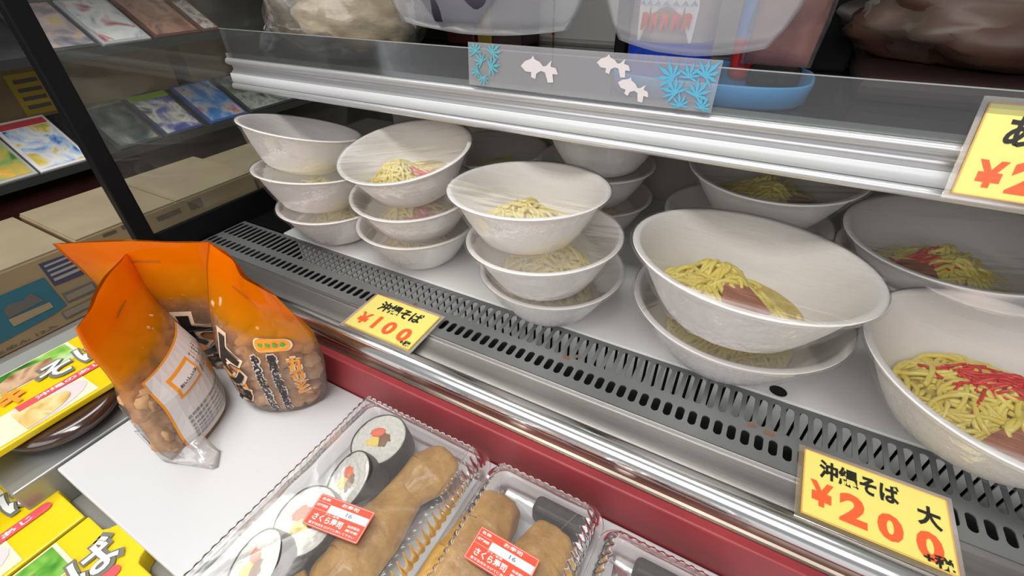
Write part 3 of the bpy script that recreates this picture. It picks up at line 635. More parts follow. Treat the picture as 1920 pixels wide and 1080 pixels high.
def snack_bag(rows, label, seed, npiece=230):
    """rows: (v, left point, right point, half thickness). returns thing, surface function"""
    o0 = (Vector(rows[0][1]) + Vector(rows[0][2])) / 2; t = empty('snack_bag', o0, label, 'snack bag')
    def row(v):
        for a, b in zip(rows, rows[1:]):
            if v <= b[0] + 1e-9:
                f_ = (v - a[0]) / (b[0] - a[0]); f_ = max(0, f_); g_ = f_ * f_ * (3 - 2 * f_) * .5 + f_ * .5
                return Vector(a[1]).lerp(Vector(b[1]), g_), Vector(a[2]).lerp(Vector(b[2]), g_), a[3] + (b[3] - a[3]) * g_
        return Vector(rows[-1][1]), Vector(rows[-1][2]), rows[-1][3]
    def surf(u, v, side=-1, lift=0.0):
        Lp, Rp, T = row(v); C = Lp.lerp(Rp, u); n_ = (Rp - Lp).cross(Vector((0, 0, 1))).normalized()  # n_ : front is -n_*... side selects
        th = T * max(0, 1 - abs(2 * u - 1) ** 2.3) + .0006
        wav = .0028 * math.sin(u * 7 + seed) * max(0, v - .55) / .45 + .0022 * noise.noise(Vector((u * 4, v * 6, seed + side)))
        return C + n_ * (side * -1) * (th + lift) + n_ * wav
    g = G(); NV, NU = 44, 30; rr = []; uvs = []
    for i in range(NV + 1):
        v = i / NV; ring = [surf(j / NU, v, -1) for j in range(NU + 1)] + [surf(1 - j / NU, v, 1) for j in range(1, NU)]
        rr.append(ring); uvs.append([(j / NU, v) for j in range(NU + 1)] + [(1 - j / NU, v) for j in range(1, NU)])
    g.grid(rr, True, True, False); o = g.make('bag_film', BAGM, t, smooth=True)
    me = o.data; ul = me.uv_layers.new(name='UVMap'); flat = [p for r_ in uvs for p in r_]
    for lp in me.loops: ul.data[lp.index].uv = flat[lp.vertex_index]
    rnd = random.Random(seed); g = G()
    for k in range(npiece):
        v = rnd.uniform(.03, .72); u = rnd.uniform(.10, .90); Lp, Rp, T = row(v); n_ = (Rp - Lp).cross(Vector((0, 0, 1))).normalized()
        T2 = T * (1 - abs(2 * u - 1) ** 2.3); s_ = rnd.uniform(.0065, .0135); lim = max(0, T2 - s_ * 1.3); c = Lp.lerp(Rp, u) + n_ * rnd.choice((-1, 1, -1, 1, rnd.uniform(-1, 1))) * lim
        if T2 < s_ * 1.1: continue
        ax = [rnd.uniform(.7, 1.1) for _ in range(3)]; rows_ = []
        for a in range(7):
            th = math.pi * a / 6; rows_.append([])
            for b in range(9):
                ph = 6.2832 * b / 9; d = Vector((math.sin(th) * math.cos(ph) * ax[0], math.sin(th) * math.sin(ph) * ax[1], math.cos(th) * ax[2]))
                rows_[-1].append(c + d * s_ * (1 + .45 * noise.noise(d * 2.6 + Vector((0, k, 0))) + .35 * abs(noise.noise(d * 5 + Vector((seed, 0, k))))) * (1 + .2 * noise.noise(d * 2.6 + Vector((k, 0, seed)))))
        g.grid(rows_, True)
    for i_, p_ in enumerate(g.v):  # keep crumbs above the board
        if p_[2] < -.087: g.v[i_] = (p_[0], p_[1], -.087)
    tag(g.make('fried_rind_pieces', rind_m, t, smooth=True), kind='stuff')
    return t, surf
def on(surf, side=-1, u0=.5, v0=.5, W_=.12, H_=.19, lift=.0008):
    return lambda x, y: surf(min(.985, max(.015, u0 + x / W_ * (1 if side < 0 else -1))), min(1, max(0, v0 + y / H_)), side, lift)
def logo(t, surf, side, u0, v0, s, W_, chars='トン皮'):
    for k, ch in enumerate(chars):
        v = v0 - k * s * .92 / .19
        f0 = on(surf, side, u0, v, W_, .19, .0009); f1 = on(surf, side, u0, v, W_, .19, .0016); f2 = on(surf, side, u0, v, W_, .19, .0013)
        word('logo_outline', ch, print_cream, t, f0, high=s * 1.22, wide=s * 1.2, bold=.13)
        if k == 1:
            M('logo_patch', [f2(-s * .45, -s * .5), f2(s * .40, -s * .5), f2(s * .40, s * .5), f2(-s * .45, s * .5)], [(0, 1, 2, 3)], print_orange, t)
        word('logo_lettering', ch, print_black, t, f1, high=s, wide=s * .95, bold=.06)
# bag B, right, standing on the board
BB, sB = snack_bag([(0, (-.492, .176, -.089), (-.398, .218, -.089), .024), (.12, (-.500, .172, -.066), (-.388, .222, -.066), .030), (.45, (-.512, .180, -.010), (-.370, .220, -.010), .031), (.68, (-.515, .195, .040), (-.362, .214, .036), .020), (.88, (-.516, .212, .082), (-.362, .202, .070), .007), (1, (-.512, .222, .104), (-.376, .196, .096), .0012)],
                   'orange topped bag of fried pork rind standing rightmost, beside the case bumper', 3)
logo(BB, sB, -1, .30, .50, .032, .13)
word('slogan_lettering', 'カリカリッと', print_orange, BB, on(sB, -1, .84, .38, .13, .19, .0016), high=.064, wide=.0115, bold=.05, vertical=True)
word('slogan_outline', 'カリカリッと', print_cream, BB, on(sB, -1, .84, .38, .13, .19, .0010), high=.067, wide=.0145, bold=.14, vertical=True)
for u_, txt, v_, hh_ in ((.70, '香ばしさがたまらない', .31, .098), (.57, 'やめられないおいしさ', .30, .098)):
    word('slogan_outline', txt, label_white, BB, on(sB, -1, u_, v_, .13, .19, .0010), high=hh_ * 1.02, wide=.0125, bold=.15, vertical=True)
    word('slogan_lettering', txt, print_black, BB, on(sB, -1, u_, v_, .13, .19, .0016), high=hh_, wide=.0095, bold=.06, vertical=True)
fB = on(sB, -1, .72, .62, .13, .19, .0012); fB2 = on(sB, -1, .72, .62, .13, .19, .0017); fB3 = on(sB, -1, .72, .62, .13, .19, .0021)
ca, sa = math.cos(.12), math.sin(.12)
for nm, m_, k, F in (('badge_rim', print_cream, 1.12, fB), ('badge', print_orange, 1.0, fB2)):
    pts = [(x * ca - y * sa, x * sa + y * ca) for x, y in rrect(-.0165 * k, -.0065 * k, .0165 * k, .0065 * k, .0062 * k, .001)]
    M(nm, [F(x, y) for x, y in pts], [tuple(range(len(pts)))], m_, BB)
gm = pbr('badge_green', (.08, .42, .06), .5)
for k in range(4):
    x = -.0105 + .007 * k; y = x * .12
    M('badge_mark', [fB3(x + .0024 * math.cos(a) * (1 + .3 * math.sin(3 * a + k)), y + .0022 * math.sin(a) * (1 + .3 * math.cos(2 * a + k))) for a in [j * .7854 for j in range(8)]], [tuple(range(8))], gm, BB)
# bag A, front left, seen along its face
BA, sA = snack_bag([(0, (-.535, .160, -.089), (-.478, .076, -.089), .028), (.12, (-.545, .168, -.066), (-.472, .070, -.066), .036), (.45, (-.575, .175, -.012), (-.478, .072, -.012), .036), (.68, (-.600, .174, .030), (-.488, .076, .028), .020), (.88, (-.608, .176, .066), (-.505, .078, .062), .008), (1, (-.612, .176, .088), (-.515, .082, .084), .0012)],
                   'orange topped bag of fried pork rind at the front left with its white back label', 5)
# back label faces the case
F = on(sA, 1, .56, .34, .13, .19, .0010); F1 = on(sA, 1, .56, .34, .13, .19, .0016); F2 = on(sA, 1, .56, .34, .13, .19, .0021)
def patch(nm, x0, y0, x1, y1, m_, f_, t_, k=10):
    g = G(); g.grid([[f_(x0 + (x1 - x0) * i / k, y0 + (y1 - y0) * j / k) for i in range(k + 1)] for j in range(k + 1)]); return g.make(nm, m_, t_)
lb = patch('back_label', -.042, -.056, .046, .046, label_white, F, BA); lb['label'] = 'white back label with printed text'
patch('back_label_rim', -.0435, -.0575, .0475, .0475, print_orange, on(sA, 1, .56, .34, .13, .19, .0006), BA)
patch('label_frame', -.030, .006, .004, .036, print_orange, F1, BA); patch('label_frame', -.027, .009, .001, .033, label_white, on(sA, 1, .56, .34, .13, .19, .0018), BA)
word('label_lettering', 'おいしいヨ', print_black, BA, F2, wide=.026, high=.006, cx=-.013, cy=.021, bold=.03, rot=0)
lt = ['サクサク食感', 'おつまみ', 'おやつに', 'そのままで', 'おきなわ', 'ふるさと']
for k in range(6): word('label_lettering', lt[k], (print_black, print_orange)[k % 3 == 1], BA, F1, high=.030, wide=.0034, cx=.010 + .0052 * k, cy=.020, bold=.0, vertical=True)
for k in range(7): word('label_lettering', '名称豚皮揚げ原材料名豚皮食塩', print_black, BA, F1, wide=.072, high=.0036, cx=.003, cy=-.016 - .0052 * k, bold=0)
patch('label_mark', .024, -.010, .034, .002, print_orange, F2, BA)
logo(BA, sA, -1, .3, .45, .028, .13)
g = G(); g.grid([[Vector((-.512, .070, -.050 - .038 * j / 6)).lerp(Vector((-.478, .108, -.060 - .028 * j / 6)), i / 8) + (Vector((-.426, .086, -.0885)) - Vector((-.495, .085, -.07))) * (j / 6) * (1 - abs(i / 8 - .55) * 1.1) for i in range(9)] for j in range(7)]); g.v = [(x, y, max(-.0888, z)) for x, y, z in g.v]
g.make('bottom_seal', film('bag_seal', haze=.30, gloss=.8, rough=.15, bump=.6, base=.03, hazecol=(.85, .80, .78)), BA, smooth=True, mods=[sol(.0005)])
word('slogan_outline', '香ばしさがたまらない', label_white, BA, on(sA, -1, .86, .25, .13, .19, .0010), high=.080, wide=.011, bold=.15, vertical=True)
word('slogan_lettering', '香ばしさがたまらない', print_black, BA, on(sA, -1, .86, .25, .13, .19, .0016), high=.078, wide=.008, bold=.05, vertical=True)
# bag C, behind the two
BC, sC = snack_bag([(0, (-.640, .172, -.089), (-.532, .236, -.089), .024), (.12, (-.650, .168, -.066), (-.522, .238, -.066), .029), (.45, (-.662, .160, -.012), (-.512, .236, -.012), .028), (.68, (-.668, .152, .035), (-.512, .234, .035), .018), (.88, (-.670, .145, .080), (-.520, .234, .075), .007), (1, (-.668, .140, .106), (-.527, .232, .098), .0012)],
                   'orange topped bag of fried pork rind standing behind the other two', 8)
logo(BC, sC, -1, .66, .46, .036, .13)
for t_, s_ in ((BB, sB), (BA, sA), (BC, sC)):  # punched heat-seal marks near the top
    for sd in (-1, 1): patch('seal_mark', -.018, -.0010, .010, .0010, pbr('seal_mark', (.30, .13, .02), .6), on(s_, sd, .52, .885, .13, .19, .0012), t_, 6)

# ------------------------------------------------------------------ dark dish and yellow noodle packets
g = G(); rows = []
for z, k in ((0, .55), (.004, .80), (.011, .97), (.016, 1.0), (.0205, .97), (.0235, .88), (.0245, .70), (.0235, .2)):
    rows.append([(-.650 + .057 * k * math.cos(a), .050 + .058 * k * math.sin(a), -.0895 + z) for a in [6.2832 * j / 64 for j in range(64)]])
g.grid(rows, True, True, True)
tag(g.make('oval_dish', pbr('brown_lacquer', (.045, .018, .012), .16, coat=.8), smooth=True), 'dark brown glossy oval dish upside down beside the white board', 'dish')
yel = pbr('packet_yellow', (.90, .66, .0), .38, coat=.4); cream = pbr('packet_cream', (.90, .84, .62), .45)
veg = art('packet_greens', [(.02, .12, .02), (.10, .38, .03), (.30, .62, .10), (.65, .80, .45)], 26, 1.3)
porkp = art('packet_pork', [(.22, .10, .05), (.50, .28, .15), (.72, .50, .32), (.42, .22, .12)], 22, 4.1)
soba = art('packet_soup', [(.45, .26, .07), (.82, .58, .20), (.90, .76, .40), (.62, .40, .12)], 34, 7.7)
bowlp = pbr('packet_bowl_pink', (.78, .70, .72), .4); ribb = pbr('packet_ribbon', (.80, .10, .12), .4); outl = pbr('packet_outline', (.20, .20, .16), .5)
org = pbr('packet_orange', (.90, .36, .04), .4)
def packet(xr, ya, wd, ln, z0, th, label, bump_at, rot=0.0, text='そば', sub='ソーキ', bump=True):
    """reading direction runs towards +Y, top of the print towards -X; (xr, ya) = right far corner"""
    t = empty('noodle_packet', (xr - wd / 2, ya - ln / 2, z0), label, 'noodle packet', 'yellow noodle packets on the counter')
    T = z0 + th; ca, sa = math.cos(rot), math.sin(rot)
    def W(b, a, z):  # b: metres from right edge, a: metres from far edge (towards the camera)
        dx, dy = -b, -a; return Vector((xr + dx * ca - dy * sa, ya + dx * sa + dy * ca, z))
    pts = [(0, ln), (0, 0)]
    if bump: pts += [(bump_at - .034, 0)] + [(bump_at + .030 * math.sin(q) , .0 - .021 * math.cos(q)) for q in [math.radians(d) for d in range(-78, 79, 13)]] + [(bump_at + .034, 0)]
    pts += [(wd, 0), (wd, ln)]
    G().prism([W(b, a, z0) for b, a in pts], (0, 0, th)).make('wrapper', yel, t, mods=[bev(.0015)])
    def quad(nm, pl, m_, lv): M(nm, [W(b, a, T + .0004 * lv) for b, a in pl], [tuple(range(len(pl)))], m_, t)
    quad('picture_border', [(wd * .66, .030), (wd * .985, .030), (wd * .985, ln * .98), (wd * .66, ln * .98)], cream, 1)
    quad('greens_picture', [(wd * .675, .034), (wd * .97, .034), (wd * .97, ln * .97), (wd * .675, ln * .97)], veg, 2)
    quad('pork_picture', [(wd * .66, .062), (wd * .86, .055), (wd * .92, .09), (wd * .82, .12), (wd * .68, .11)], porkp, 3)
    quad('bowl_border', [(.004, .052), (wd * .40, .052), (wd * .40, ln * .98), (.004, ln * .98)], cream, 1)
    quad('bowl_picture', [(wd * .37 * (.5 + .5 * math.cos(q)) + .004, .120 - .066 * math.sin(q)) for q in [math.radians(d) for d in range(0, 181, 15)]], bowlp, 2)
    quad('soup_picture', [(wd * .30 * (.5 + .5 * math.cos(q)) + .006, .122 - .050 * math.sin(q)) for q in [math.radians(d) for d in range(0, 181, 15)]], soba, 3)
    quad('ribbon', [(wd * .36 + .006 * math.cos(q) , .016 + .006 * math.sin(q)) for q in [math.radians(d) for d in range(-180, 1, 20)]] + [(wd * .36 + .006, .115), (wd * .36 - .006, .115)], ribb, 4)
    F = lambda lv: (lambda x, y: W(wd * .36 + y, .062 - x, T + .0004 * lv))
    word('ribbon_lettering', '沖縄のあじ', ink_w, t, F(5), wide=.070, high=.0072, bold=.02)
    F = lambda lv: (lambda x, y: W(bump_at * .62 + wd * .24 + y, .040 - x, T + .0004 * lv))
    word('title_outline', text, outl, t, F(5), wide=.088, high=.046, bold=.07)
    word('title_lettering', text, ink_w, t, F(7), wide=.078, high=.037, bold=.02)
    F = lambda lv: (lambda x, y: W(wd * .56 + y, .135 - x, T + .0004 * lv))
    word('subtitle_lettering', sub, org, t, F(6), wide=.075, high=.034, bold=.07)
    return t
packet(-.5300, -.004, .133, .20, -.1447, .0245, 'yellow noodle packet in front of the white board, next to the black gap', .092)
packet(-.3930, -.002, .133, .20, -.1447, .0245, 'yellow noodle packet at the bottom edge, right of the black gap', .070)
tag(G().box((-.5296, -.20, -.1448), (-.5264, -.004, -.1235)).make('gap_shade_strip', black_p), 'thin black strip standing in for the shaded gap between the two front noodle packets', 'gap shade')  # black strip put in for the shade between the packets
# stacked packets at the far left
for k in range(3):
    packet(-.665 - .003 * k, .205 + .004 * k, .110, .23, -.1447 + .019 * k, .0185, ('yellow packet at the bottom of the stack left of the dish', 'yellow packet second from the bottom of the left stack', 'yellow packet second from the top of the left stack')[k], .07, bump=False)
packet(-.6195, .137, .137, .20, -.0640, .0080, 'yellow noodle packet resting on the brown dish, behind the orange bags', .085, bump=False)

# ------------------------------------------------------------------ cardboard boxes beyond the glass side
tag(G().box((-1.56, -.60, -.70), (-.975, 1.5, -.216)).make('low_platform', grey_card), 'low grey platform carrying the cardboard boxes', 'platform')
teal = pbr('teal_print', (.035, .16, .22), .6); navy = pbr('navy_print', (.07, .07, .13), .6); tanp = pbr('tan_print', (.40, .30, .17), .6); greyp = pbr('grey_print', (.16, .145, .13), .6)
def carton(x0, y0, z0, x1, y1, z1, label, nm='cardboard_box', m_=None, top=None):
    t = empty(nm, ((x0 + x1) / 2, (y0 + y1) / 2, z0), label, 'cardboard box')
    G().box((x0, y0, z0), (x1, y1, z1)).make('carton', m_ or cardboard, t, mods=[bev(.003)])
    g = G().box((x0 + .001, y0 + .003, z1), (x1 - .001, y0 + (y1 - y0) * .5 - .0015, z1 + .0025)); g.make('top_flap', top or cardboard_d, t)
    g = G().box((x0 + .001, y0 + (y1 - y0) * .5 + .0015, z1), (x1 - .001, y1 - .003, z1 + .0025)); g.make('top_flap', top or cardboard_d, t)
    return t
def dec(t, x, pl, m_, nm, lift=.0012):
    M(nm, [(x + lift, y, z) for y, z in pl], [tuple(range(len(pl)))], m_, t)
b1 = carton(-1.34, -.255, -.215, -1.10, .250, -.073, 'cardboard box with a teal printed panel behind the left orange bag')
dec(b1, -1.10, [(-.02, -.108), (.187, -.110), (.188, -.150), (.190, -.177), (.165, -.183), (-.02, -.196)], teal, 'teal_panel')
dec(b1, -1.10, [(.192, -.084), (.243, -.087), (.243, -.135), (.192, -.133)], navy, 'navy_label')
for k, (a, b, c) in enumerate(((-.094, -.090, .05), (-.104, -.100, .045), (-.114, -.109, .04), (-.125, -.119, .045))): dec(b1, -1.10, [(.197, a), (.197 + c, a), (.197 + c, b), (.197, b)], pbr('pale_print', (.42, .38, .34), .6), 'label_line', .0018)
dec(b1, -1.10, [(.111, -.155), (.172, -.157), (.172, -.169), (.111, -.171)], tanp, 'tan_panel', .0018)
dec(b1, -1.10, [(.114, -.137), (.125, -.129), (.145, -.134), (.158, -.126), (.168, -.150), (.113, -.153)], greyp, 'grey_picture', .0018)
dec(b1, -1.10, [(.02, -.13), (.05, -.122), (.085, -.135), (.09, -.165), (.04, -.178), (.01, -.16)], greyp, 'grey_picture', .0018)
for pl in ([(.193, -.152), (.245, -.155), (.245, -.176), (.193, -.174)], [(.175, -.186), (.245, -.184), (.245, -.202), (.175, -.202)]):
    dec(b1, -1.10, pl, greyp, 'info_panel', .0018)
    (a, b), (c, d) = pl[3], pl[1]; dec(b1, -1.10, [(a + .003, b + .003), (c - .003, b + .003), (c - .003, d - .003), (a + .003, d - .003)], pbr('panel_fill', (.29, .24, .17), .6), 'info_fill', .0024)
word('carton_lettering', 'そば 生めん 12入', pbr('dark_print', (.14, .10, .07), .6), b1, lambda x, y: (-1.0982, .09 + x, -.2045 + y), wide=.14, high=.007)
b2 = carton(-1.34, .256, -.215, -1.10, .640, -.071, 'plain cardboard box behind the corner post of the case')
for y, z, w_, h_ in ((.30, -.083, .024, .006), (.335, -.083, .030, .008), (.40, -.095, .05, .010), (.47, -.10, .03, .02)): dec(b2, -1.10, [(y, z), (y + w_, z), (y + w_, z + h_), (y, z + h_)], pbr('dark_print', (.14, .10, .07), .6), 'printed_mark')
carton(-1.34, .647, -.215, -1.11, 1.02, -.085, 'cardboard box farthest to the rear behind the side glass')
carton(-1.33, -.86, -.70, -.99, -.20, -.235, 'cardboard box on the floor left of the counter') if False else None
# ------------------------------------------------------------------ display rack of media cases
RK = empty('display_rack', (-1.75, .4, -.70), 'dark sloping display rack of plastic media cases behind the boxes', 'display rack')
rk_m = pbr('rack_grey', (.045, .048, .05), .45, .3)
ct, st = math.cos(math.radians(30)), math.sin(math.radians(30))   # shelves rise 30 degrees away from the viewer
for z in (-.085, .170, .425):
    g = G(); p = [(-1.592, z - .012), (-1.592, z + .008), (-1.600, z + .008), (-1.600, z - .004), (-1.60 - .205 * ct, z - .004 + .205 * st), (-1.60 - .205 * ct, z - .012 + .205 * st)]
    g.prism([(x, -.75, zz) for x, zz in p], (0, 2.35, 0)); g.make('sloping_shelf', rk_m, RK)
for y in (-.76, 1.6): G().box((-2.1, y, -.70), (-1.60, y + .02, .75)).make('upright', rk_m, RK)
G().box((-2.12, -.75, -.70), (-2.10, 1.6, .75)).make('rack_back', pbr('rack_back', (.05, .035, .03), .7), RK)
G().box((-1.98, -.74, -.46), (-1.62, 1.6, -.45)).make('lower_shelf', rk_m, RK)
dr = pbr('dark_red_cloth', (.10, .018, .016), .8, var=.4, vscale=9)
tag(G().box((-2.05, -.70, -.4495), (-1.66, .62, -.14)).make('red_crate', dr, mods=[bev(.02, 4)]), 'dark red crate on the low rack shelf under the media cases', 'crate')
tag(G().box((-2.05, .70, -.4495), (-1.66, 1.5, -.16)).make('brown_crate', pbr('dark_brown_box', (.06, .045, .035), .8, var=.3, vscale=8), mods=[bev(.02, 4)]), 'dark brown crate on the low rack shelf at the rear', 'crate')
KW = (.9, .9, .9)
CASES = {
 'green_yellow': [(.10, .22, .05), (.35, .50, .15), (.85, .45, .08), (.85, .80, .55)], 'blue_white': [(.02, .14, .55), (.02, .18, .62), (.45, .62, .85), (.88, .90, .92), (.80, .62, .10), (.12, .40, .14)],
 'dark_teal': [(.03, .045, .05), (.07, .10, .10), (.16, .19, .19), (.30, .30, .28)], 'blue_cream': [(.03, .06, .25), (.12, .14, .42), (.75, .72, .62), (.08, .09, .12)],
 'blue_red': [(.02, .12, .48), (.08, .26, .62), (.50, .50, .52), (.45, .12, .16)], 'grey_camo': [(.06, .08, .07), (.20, .24, .20), (.50, .52, .50), (.10, .10, .14)],
 'white_red': [(.8, .8, .8), (.6, .08, .06), (.10, .12, .16), (.75, .74, .7)], 'lilac_grey': [(.12, .13, .17), (.28, .27, .32), (.60, .45, .45), (.65, .50, .10)],
 'white_blue': [(.03, .12, .38), (.70, .70, .72), (.85, .84, .86), (.45, .10, .12)], 'brown_red': [(.16, .07, .05), (.30, .14, .10), (.45, .26, .20), (.22, .11, .10)], 'pink_dark': [(.12, .06, .06), (.35, .20, .20), (.62, .60, .60), (.2, .1, .1)]}
def media(y0, wd, z, key, label, base=(.05, .055, .06), seed=0, trim=None):
    hgt = .190
    t = empty('media_case', (-1.60, y0 + wd / 2, z), label, 'media case', 'media cases on the display rack')
    def W(y, h_, l): return Vector((-1.602 - h_ * ct + l * st, y, z + .004 + h_ * st + l * ct))
    G().prism([W(y0, 0, 0), W(y0 + wd, 0, 0), W(y0 + wd, hgt, 0), W(y0, hgt, 0)], Vector((st, 0, ct)) * .014).make('case', pbr('case_' + key, base, .3, coat=.5), t, mods=[bev(.002)])
    e = .008; a = [W(y0 + e, e, .0146), W(y0 + wd - e, e, .0146), W(y0 + wd - e, hgt - e, .0146), W(y0 + e, hgt - e, .0146)]
    M('cover_art', a, [(0, 1, 2, 3)], art('cover_' + key, CASES[key], 15, seed, rough=.15, coat=.8, detail=4), t)
    if trim: M('cover_band', [W(y0 + .004, hgt - .034, .015), W(y0 + wd - .004, hgt - .034, .015), W(y0 + wd - .004, hgt - .008, .015), W(y0 + .004, hgt - .008, .015)], [(0, 1, 2, 3)], trim, t)
    return t, W
media(.265, .125, -.088, 'green_yellow', 'media case with a green and yellow cover at the left edge of the photo', (.5, .5, .45), 1)
t_, W_ = media(.395, .115, -.088, 'blue_white', 'media case with a bright blue picture in a white frame left of the post', (.85, .84, .85), 2.2, ink_w)
M('title_band', [W_(.402, .158, .0155), W_(.503, .158, .0155), W_(.503, .180, .0155), W_(.402, .180, .0155)], [(0, 1, 2, 3)], pbr('cover_red', (.62, .07, .08), .4), t_)
media(.580, .120, -.088, 'dark_teal', 'dark teal media case right of the corner post', seed=3)
media(.712, .122, -.088, 'blue_cream', 'media case with a blue and cream cover under a lime green edge', (.03, .05, .12), 4, pbr('lime_band', (.25, .42, .03), .4))
media(.855, .135, -.088, 'blue_red', 'media case with a blue cover and red lettering, just left of the shelf edge', (.05, .1, .3), 5)
media(1.00, .200, -.088, 'grey_camo', 'media case with a grey patterned cover, partly hidden by the upper shelf edge', seed=6)
media(.300, .140, .167, 'white_red', 'media case with a white and red cover on the upper rack, left of the post', (.5, .5, .5), 7)
media(.530, .125, .167, 'lilac_grey', 'grey media case with small yellow patches on the upper rack', seed=8)
media(.663, .122, .167, 'white_blue', 'media case with a white and blue cover on the upper rack', (.5, .5, .55), 9)
media(.795, .137, .167, 'brown_red', 'reddish brown media case on the upper rack', (.12, .05, .04), 10)
media(.936, .060, .167, 'pink_dark', 'narrow dark pink media case at the end of the upper rack', (.12, .05, .05), 11)
for y0, y1, z0, z1, lb_, m_ in ((.20, .62, -.02, .13, 'brown cardboard box with a yellow label between the two rack shelves', cardboard), (.64, .93, -.02, .125, 'plain brown box between the rack shelves, standing in for a reflection in the glass', cardboard), (.98, 1.34, -.02, .13, 'brown box at the rear between the rack shelves', cardboard)):  # middle plain box stands in for brown reflection streaks in the side glass
    t_ = carton(-2.02, y0, z0, -1.84, y1, z1, lb_, m_=m_)
    if y0 < .3:
        dec(t_, -1.84, [(.50, .01), (.58, .01), (.58, .115), (.50, .115)], pbr('yellow_label', (.60, .44, .06), .5), 'yellow_label')
        for k in range(4): dec(t_, -1.84, [(.512, .025 + k * .022), (.566, .025 + k * .022), (.566, .035 + k * .022), (.512, .035 + k * .022)], greyp, 'label_text_line', .002)
G().box((-2.04, -.74, -.034), (-1.80, 1.6, -.0205)).make('box_shelf', rk_m, RK)
for y in (.5, 1.2): G().box((-2.10, y, -.034), (-2.04, y + .02, -.02)).make('bracket', rk_m, RK)

# ------------------------------------------------------------------ things on the upper shelf
ZS = .2397
kraft = pbr('kraft_filling', (.56, .45, .28), .5, col2=(.34, .26, .14), vscale=40, bump=1.0, bscale=55, stretch=(1, 1, 2.2))
t = empty('wrapped_bundle', (-.605, .585, ZS), 'crumpled clear bag of pale brown filling at the left of the upper shelf', 'bag')
def blob(cx, cy, cz, ax, ay, az, seed, amp, zmin, nu=48, nv=28, sc=2.2):
    rows = []
    for i in range(nv + 1):
        th = math.pi * i / nv; r_ = []
        for j in range(nu):
            ph = 6.2832 * j / nu; d = Vector((math.sin(th) * math.cos(ph), math.sin(th) * math.sin(ph), math.cos(th))); k = 1 + amp * (noise.noise(d * sc + Vector((seed, 0, 0))) + .6 * abs(noise.noise(d * sc * 2.4 + Vector((0, seed, 0)))))
            r_.append((cx + d.x * ax * k, cy + d.y * ay * k, max(zmin, cz + d.z * az * k)))
        rows.append(r_)
    return G().grid(rows, True)
blob(-.585, .556, ZS + .062, .118, .080, .078, 2, .10, ZS + .003, 80, 50, 3.4).make('brown_filling', kraft, t, smooth=True)
wr = film('wrinkled_wrap', haze=.10, gloss=.7, rough=.18, bump=1.0, scale=(22, 22, 40), base=.03, streak=.22, hazecol=(.9, .85, .75))
blob(-.585, .557, ZS + .063, .132, .092, .088, 2, .12, ZS + .0008, 64, 40, 2.4).make('clear_wrap', wr, t, smooth=True)
g = G(); rows = []
for i in range(12):
    q = i / 11; wd = .030 * (1 - q) ** .6 + .004
    rows.append([(-.712 - .020 * q + .004 * math.sin(j * 1.9 + i), .548 - .040 * q + .010 * noise.noise(Vector((j, i * .6, 1))), ZS + .052 - .048 * q + wd * (j / 7 - .5) * 1.6) for j in range(8)])
rows = [[(x, y, max(ZS + .001, z)) for x, y, z in r_] for r_ in rows]
g.grid(rows); g.make('wrap_tail', film('wrap_tail', haze=.35, gloss=1.4, rough=.08, bump=1, scale=(40, 40, 40), base=.08), t, smooth=True, mods=[sol(.0006)])
# hanging clear plastic bags
def hang(x0, x1, y, z0, z1, th, label, mat, inner=None, inner_m=None, skew=0, round_=.02):
    t = empty('hanging_bag', ((x0 + x1) / 2, y, z1), label, 'plastic bag', 'clear plastic bags hanging over the upper shelf')
    g = G(); rows = []; k = 28
    for i in range(20):
        v = i / 19; zz = z0 + (z1 - z0) * v; T = th * math.sin(min(1, v * 1.6 + .04) * 1.57) * (1 - .25 * v); ins = round_ * max(0, 1 - v * 6) ** 2
        fr = []; bk = []
        for j in range(k + 1):
            u = j / k; x = x0 + ins + (x1 - x0 - 2 * ins) * u + skew * v; b_ = T * (1 - abs(2 * u - 1) ** 2.5) + .0008; w_ = .003 * noise.noise(Vector((u * 6, v * 4, x0 * 9)))
            zc = zz + (.010 * (abs(2 * u - 1) ** 2) * (1 - v)); fr.append((x, y - b_ + w_, zc)); bk.append((x, y + b_ + w_, zc))
        rows.append(fr + list(reversed(bk))[1:-1])
    g.grid(rows, True, True, False); g.make('bag_film', mat, t, smooth=True)
    for (a, b, c, d, nm, m_) in (inner or []):
        g = G(); rows = []
        for i in range(9):
            v = i / 8; e_ = math.sin(v * 3.14) ** .5 if 0 < v < 1 else .1
            rows.append([((a + b) / 2 + (b - a) / 2 * e_ ** .3 * math.cos(q) + skew * (c + (d - c) * v - z0) / (z1 - z0), y + th * .55 * e_ * math.sin(q), c + (d - c) * v) for q in [6.2832 * j / 20 for j in range(20)]])
        g.grid(rows, True, True, True).make(nm, m_, t, smooth=True)
    return t
hf = film('frosted_bag', haze=.20, gloss=.4, rough=.3, bump=.3, scale=(14, 14, 14), base=.02, hazecol=(.85, .83, .85))
hf2 = film('clear_hanging_bag', haze=.17, gloss=.4, rough=.3, bump=.3, scale=(16, 16, 16), base=.02, hazecol=(.85, .85, .9))
hang(-.450, -.190, .50, .285, .60, .007, 'frosted plastic bag with dark contents hanging above the fish strip', hf2, [(-.41, -.29, .296, .50, 'dark_contents', pbr('dark_purple', (.05, .045, .07), .5)), (-.435, -.412, .33, .45, 'red_packet', pbr('pink_red', (.55, .12, .12), .5))])
hang(-.176, -.002, .50, .279, .60, .007, 'frosted plastic bag hanging in front of the blue labelled bottle', hf, [], skew=.004)
hang(-.96, -.70, .40, .302, .60, .012, 'frosted plastic bag hanging at the top left near the corner post', hf, []) if False else None
hang(-.736, -.455, .460, .330, .60, .006, 'frosted plastic bag hanging in front of the wrapped bundle', hf2, [])
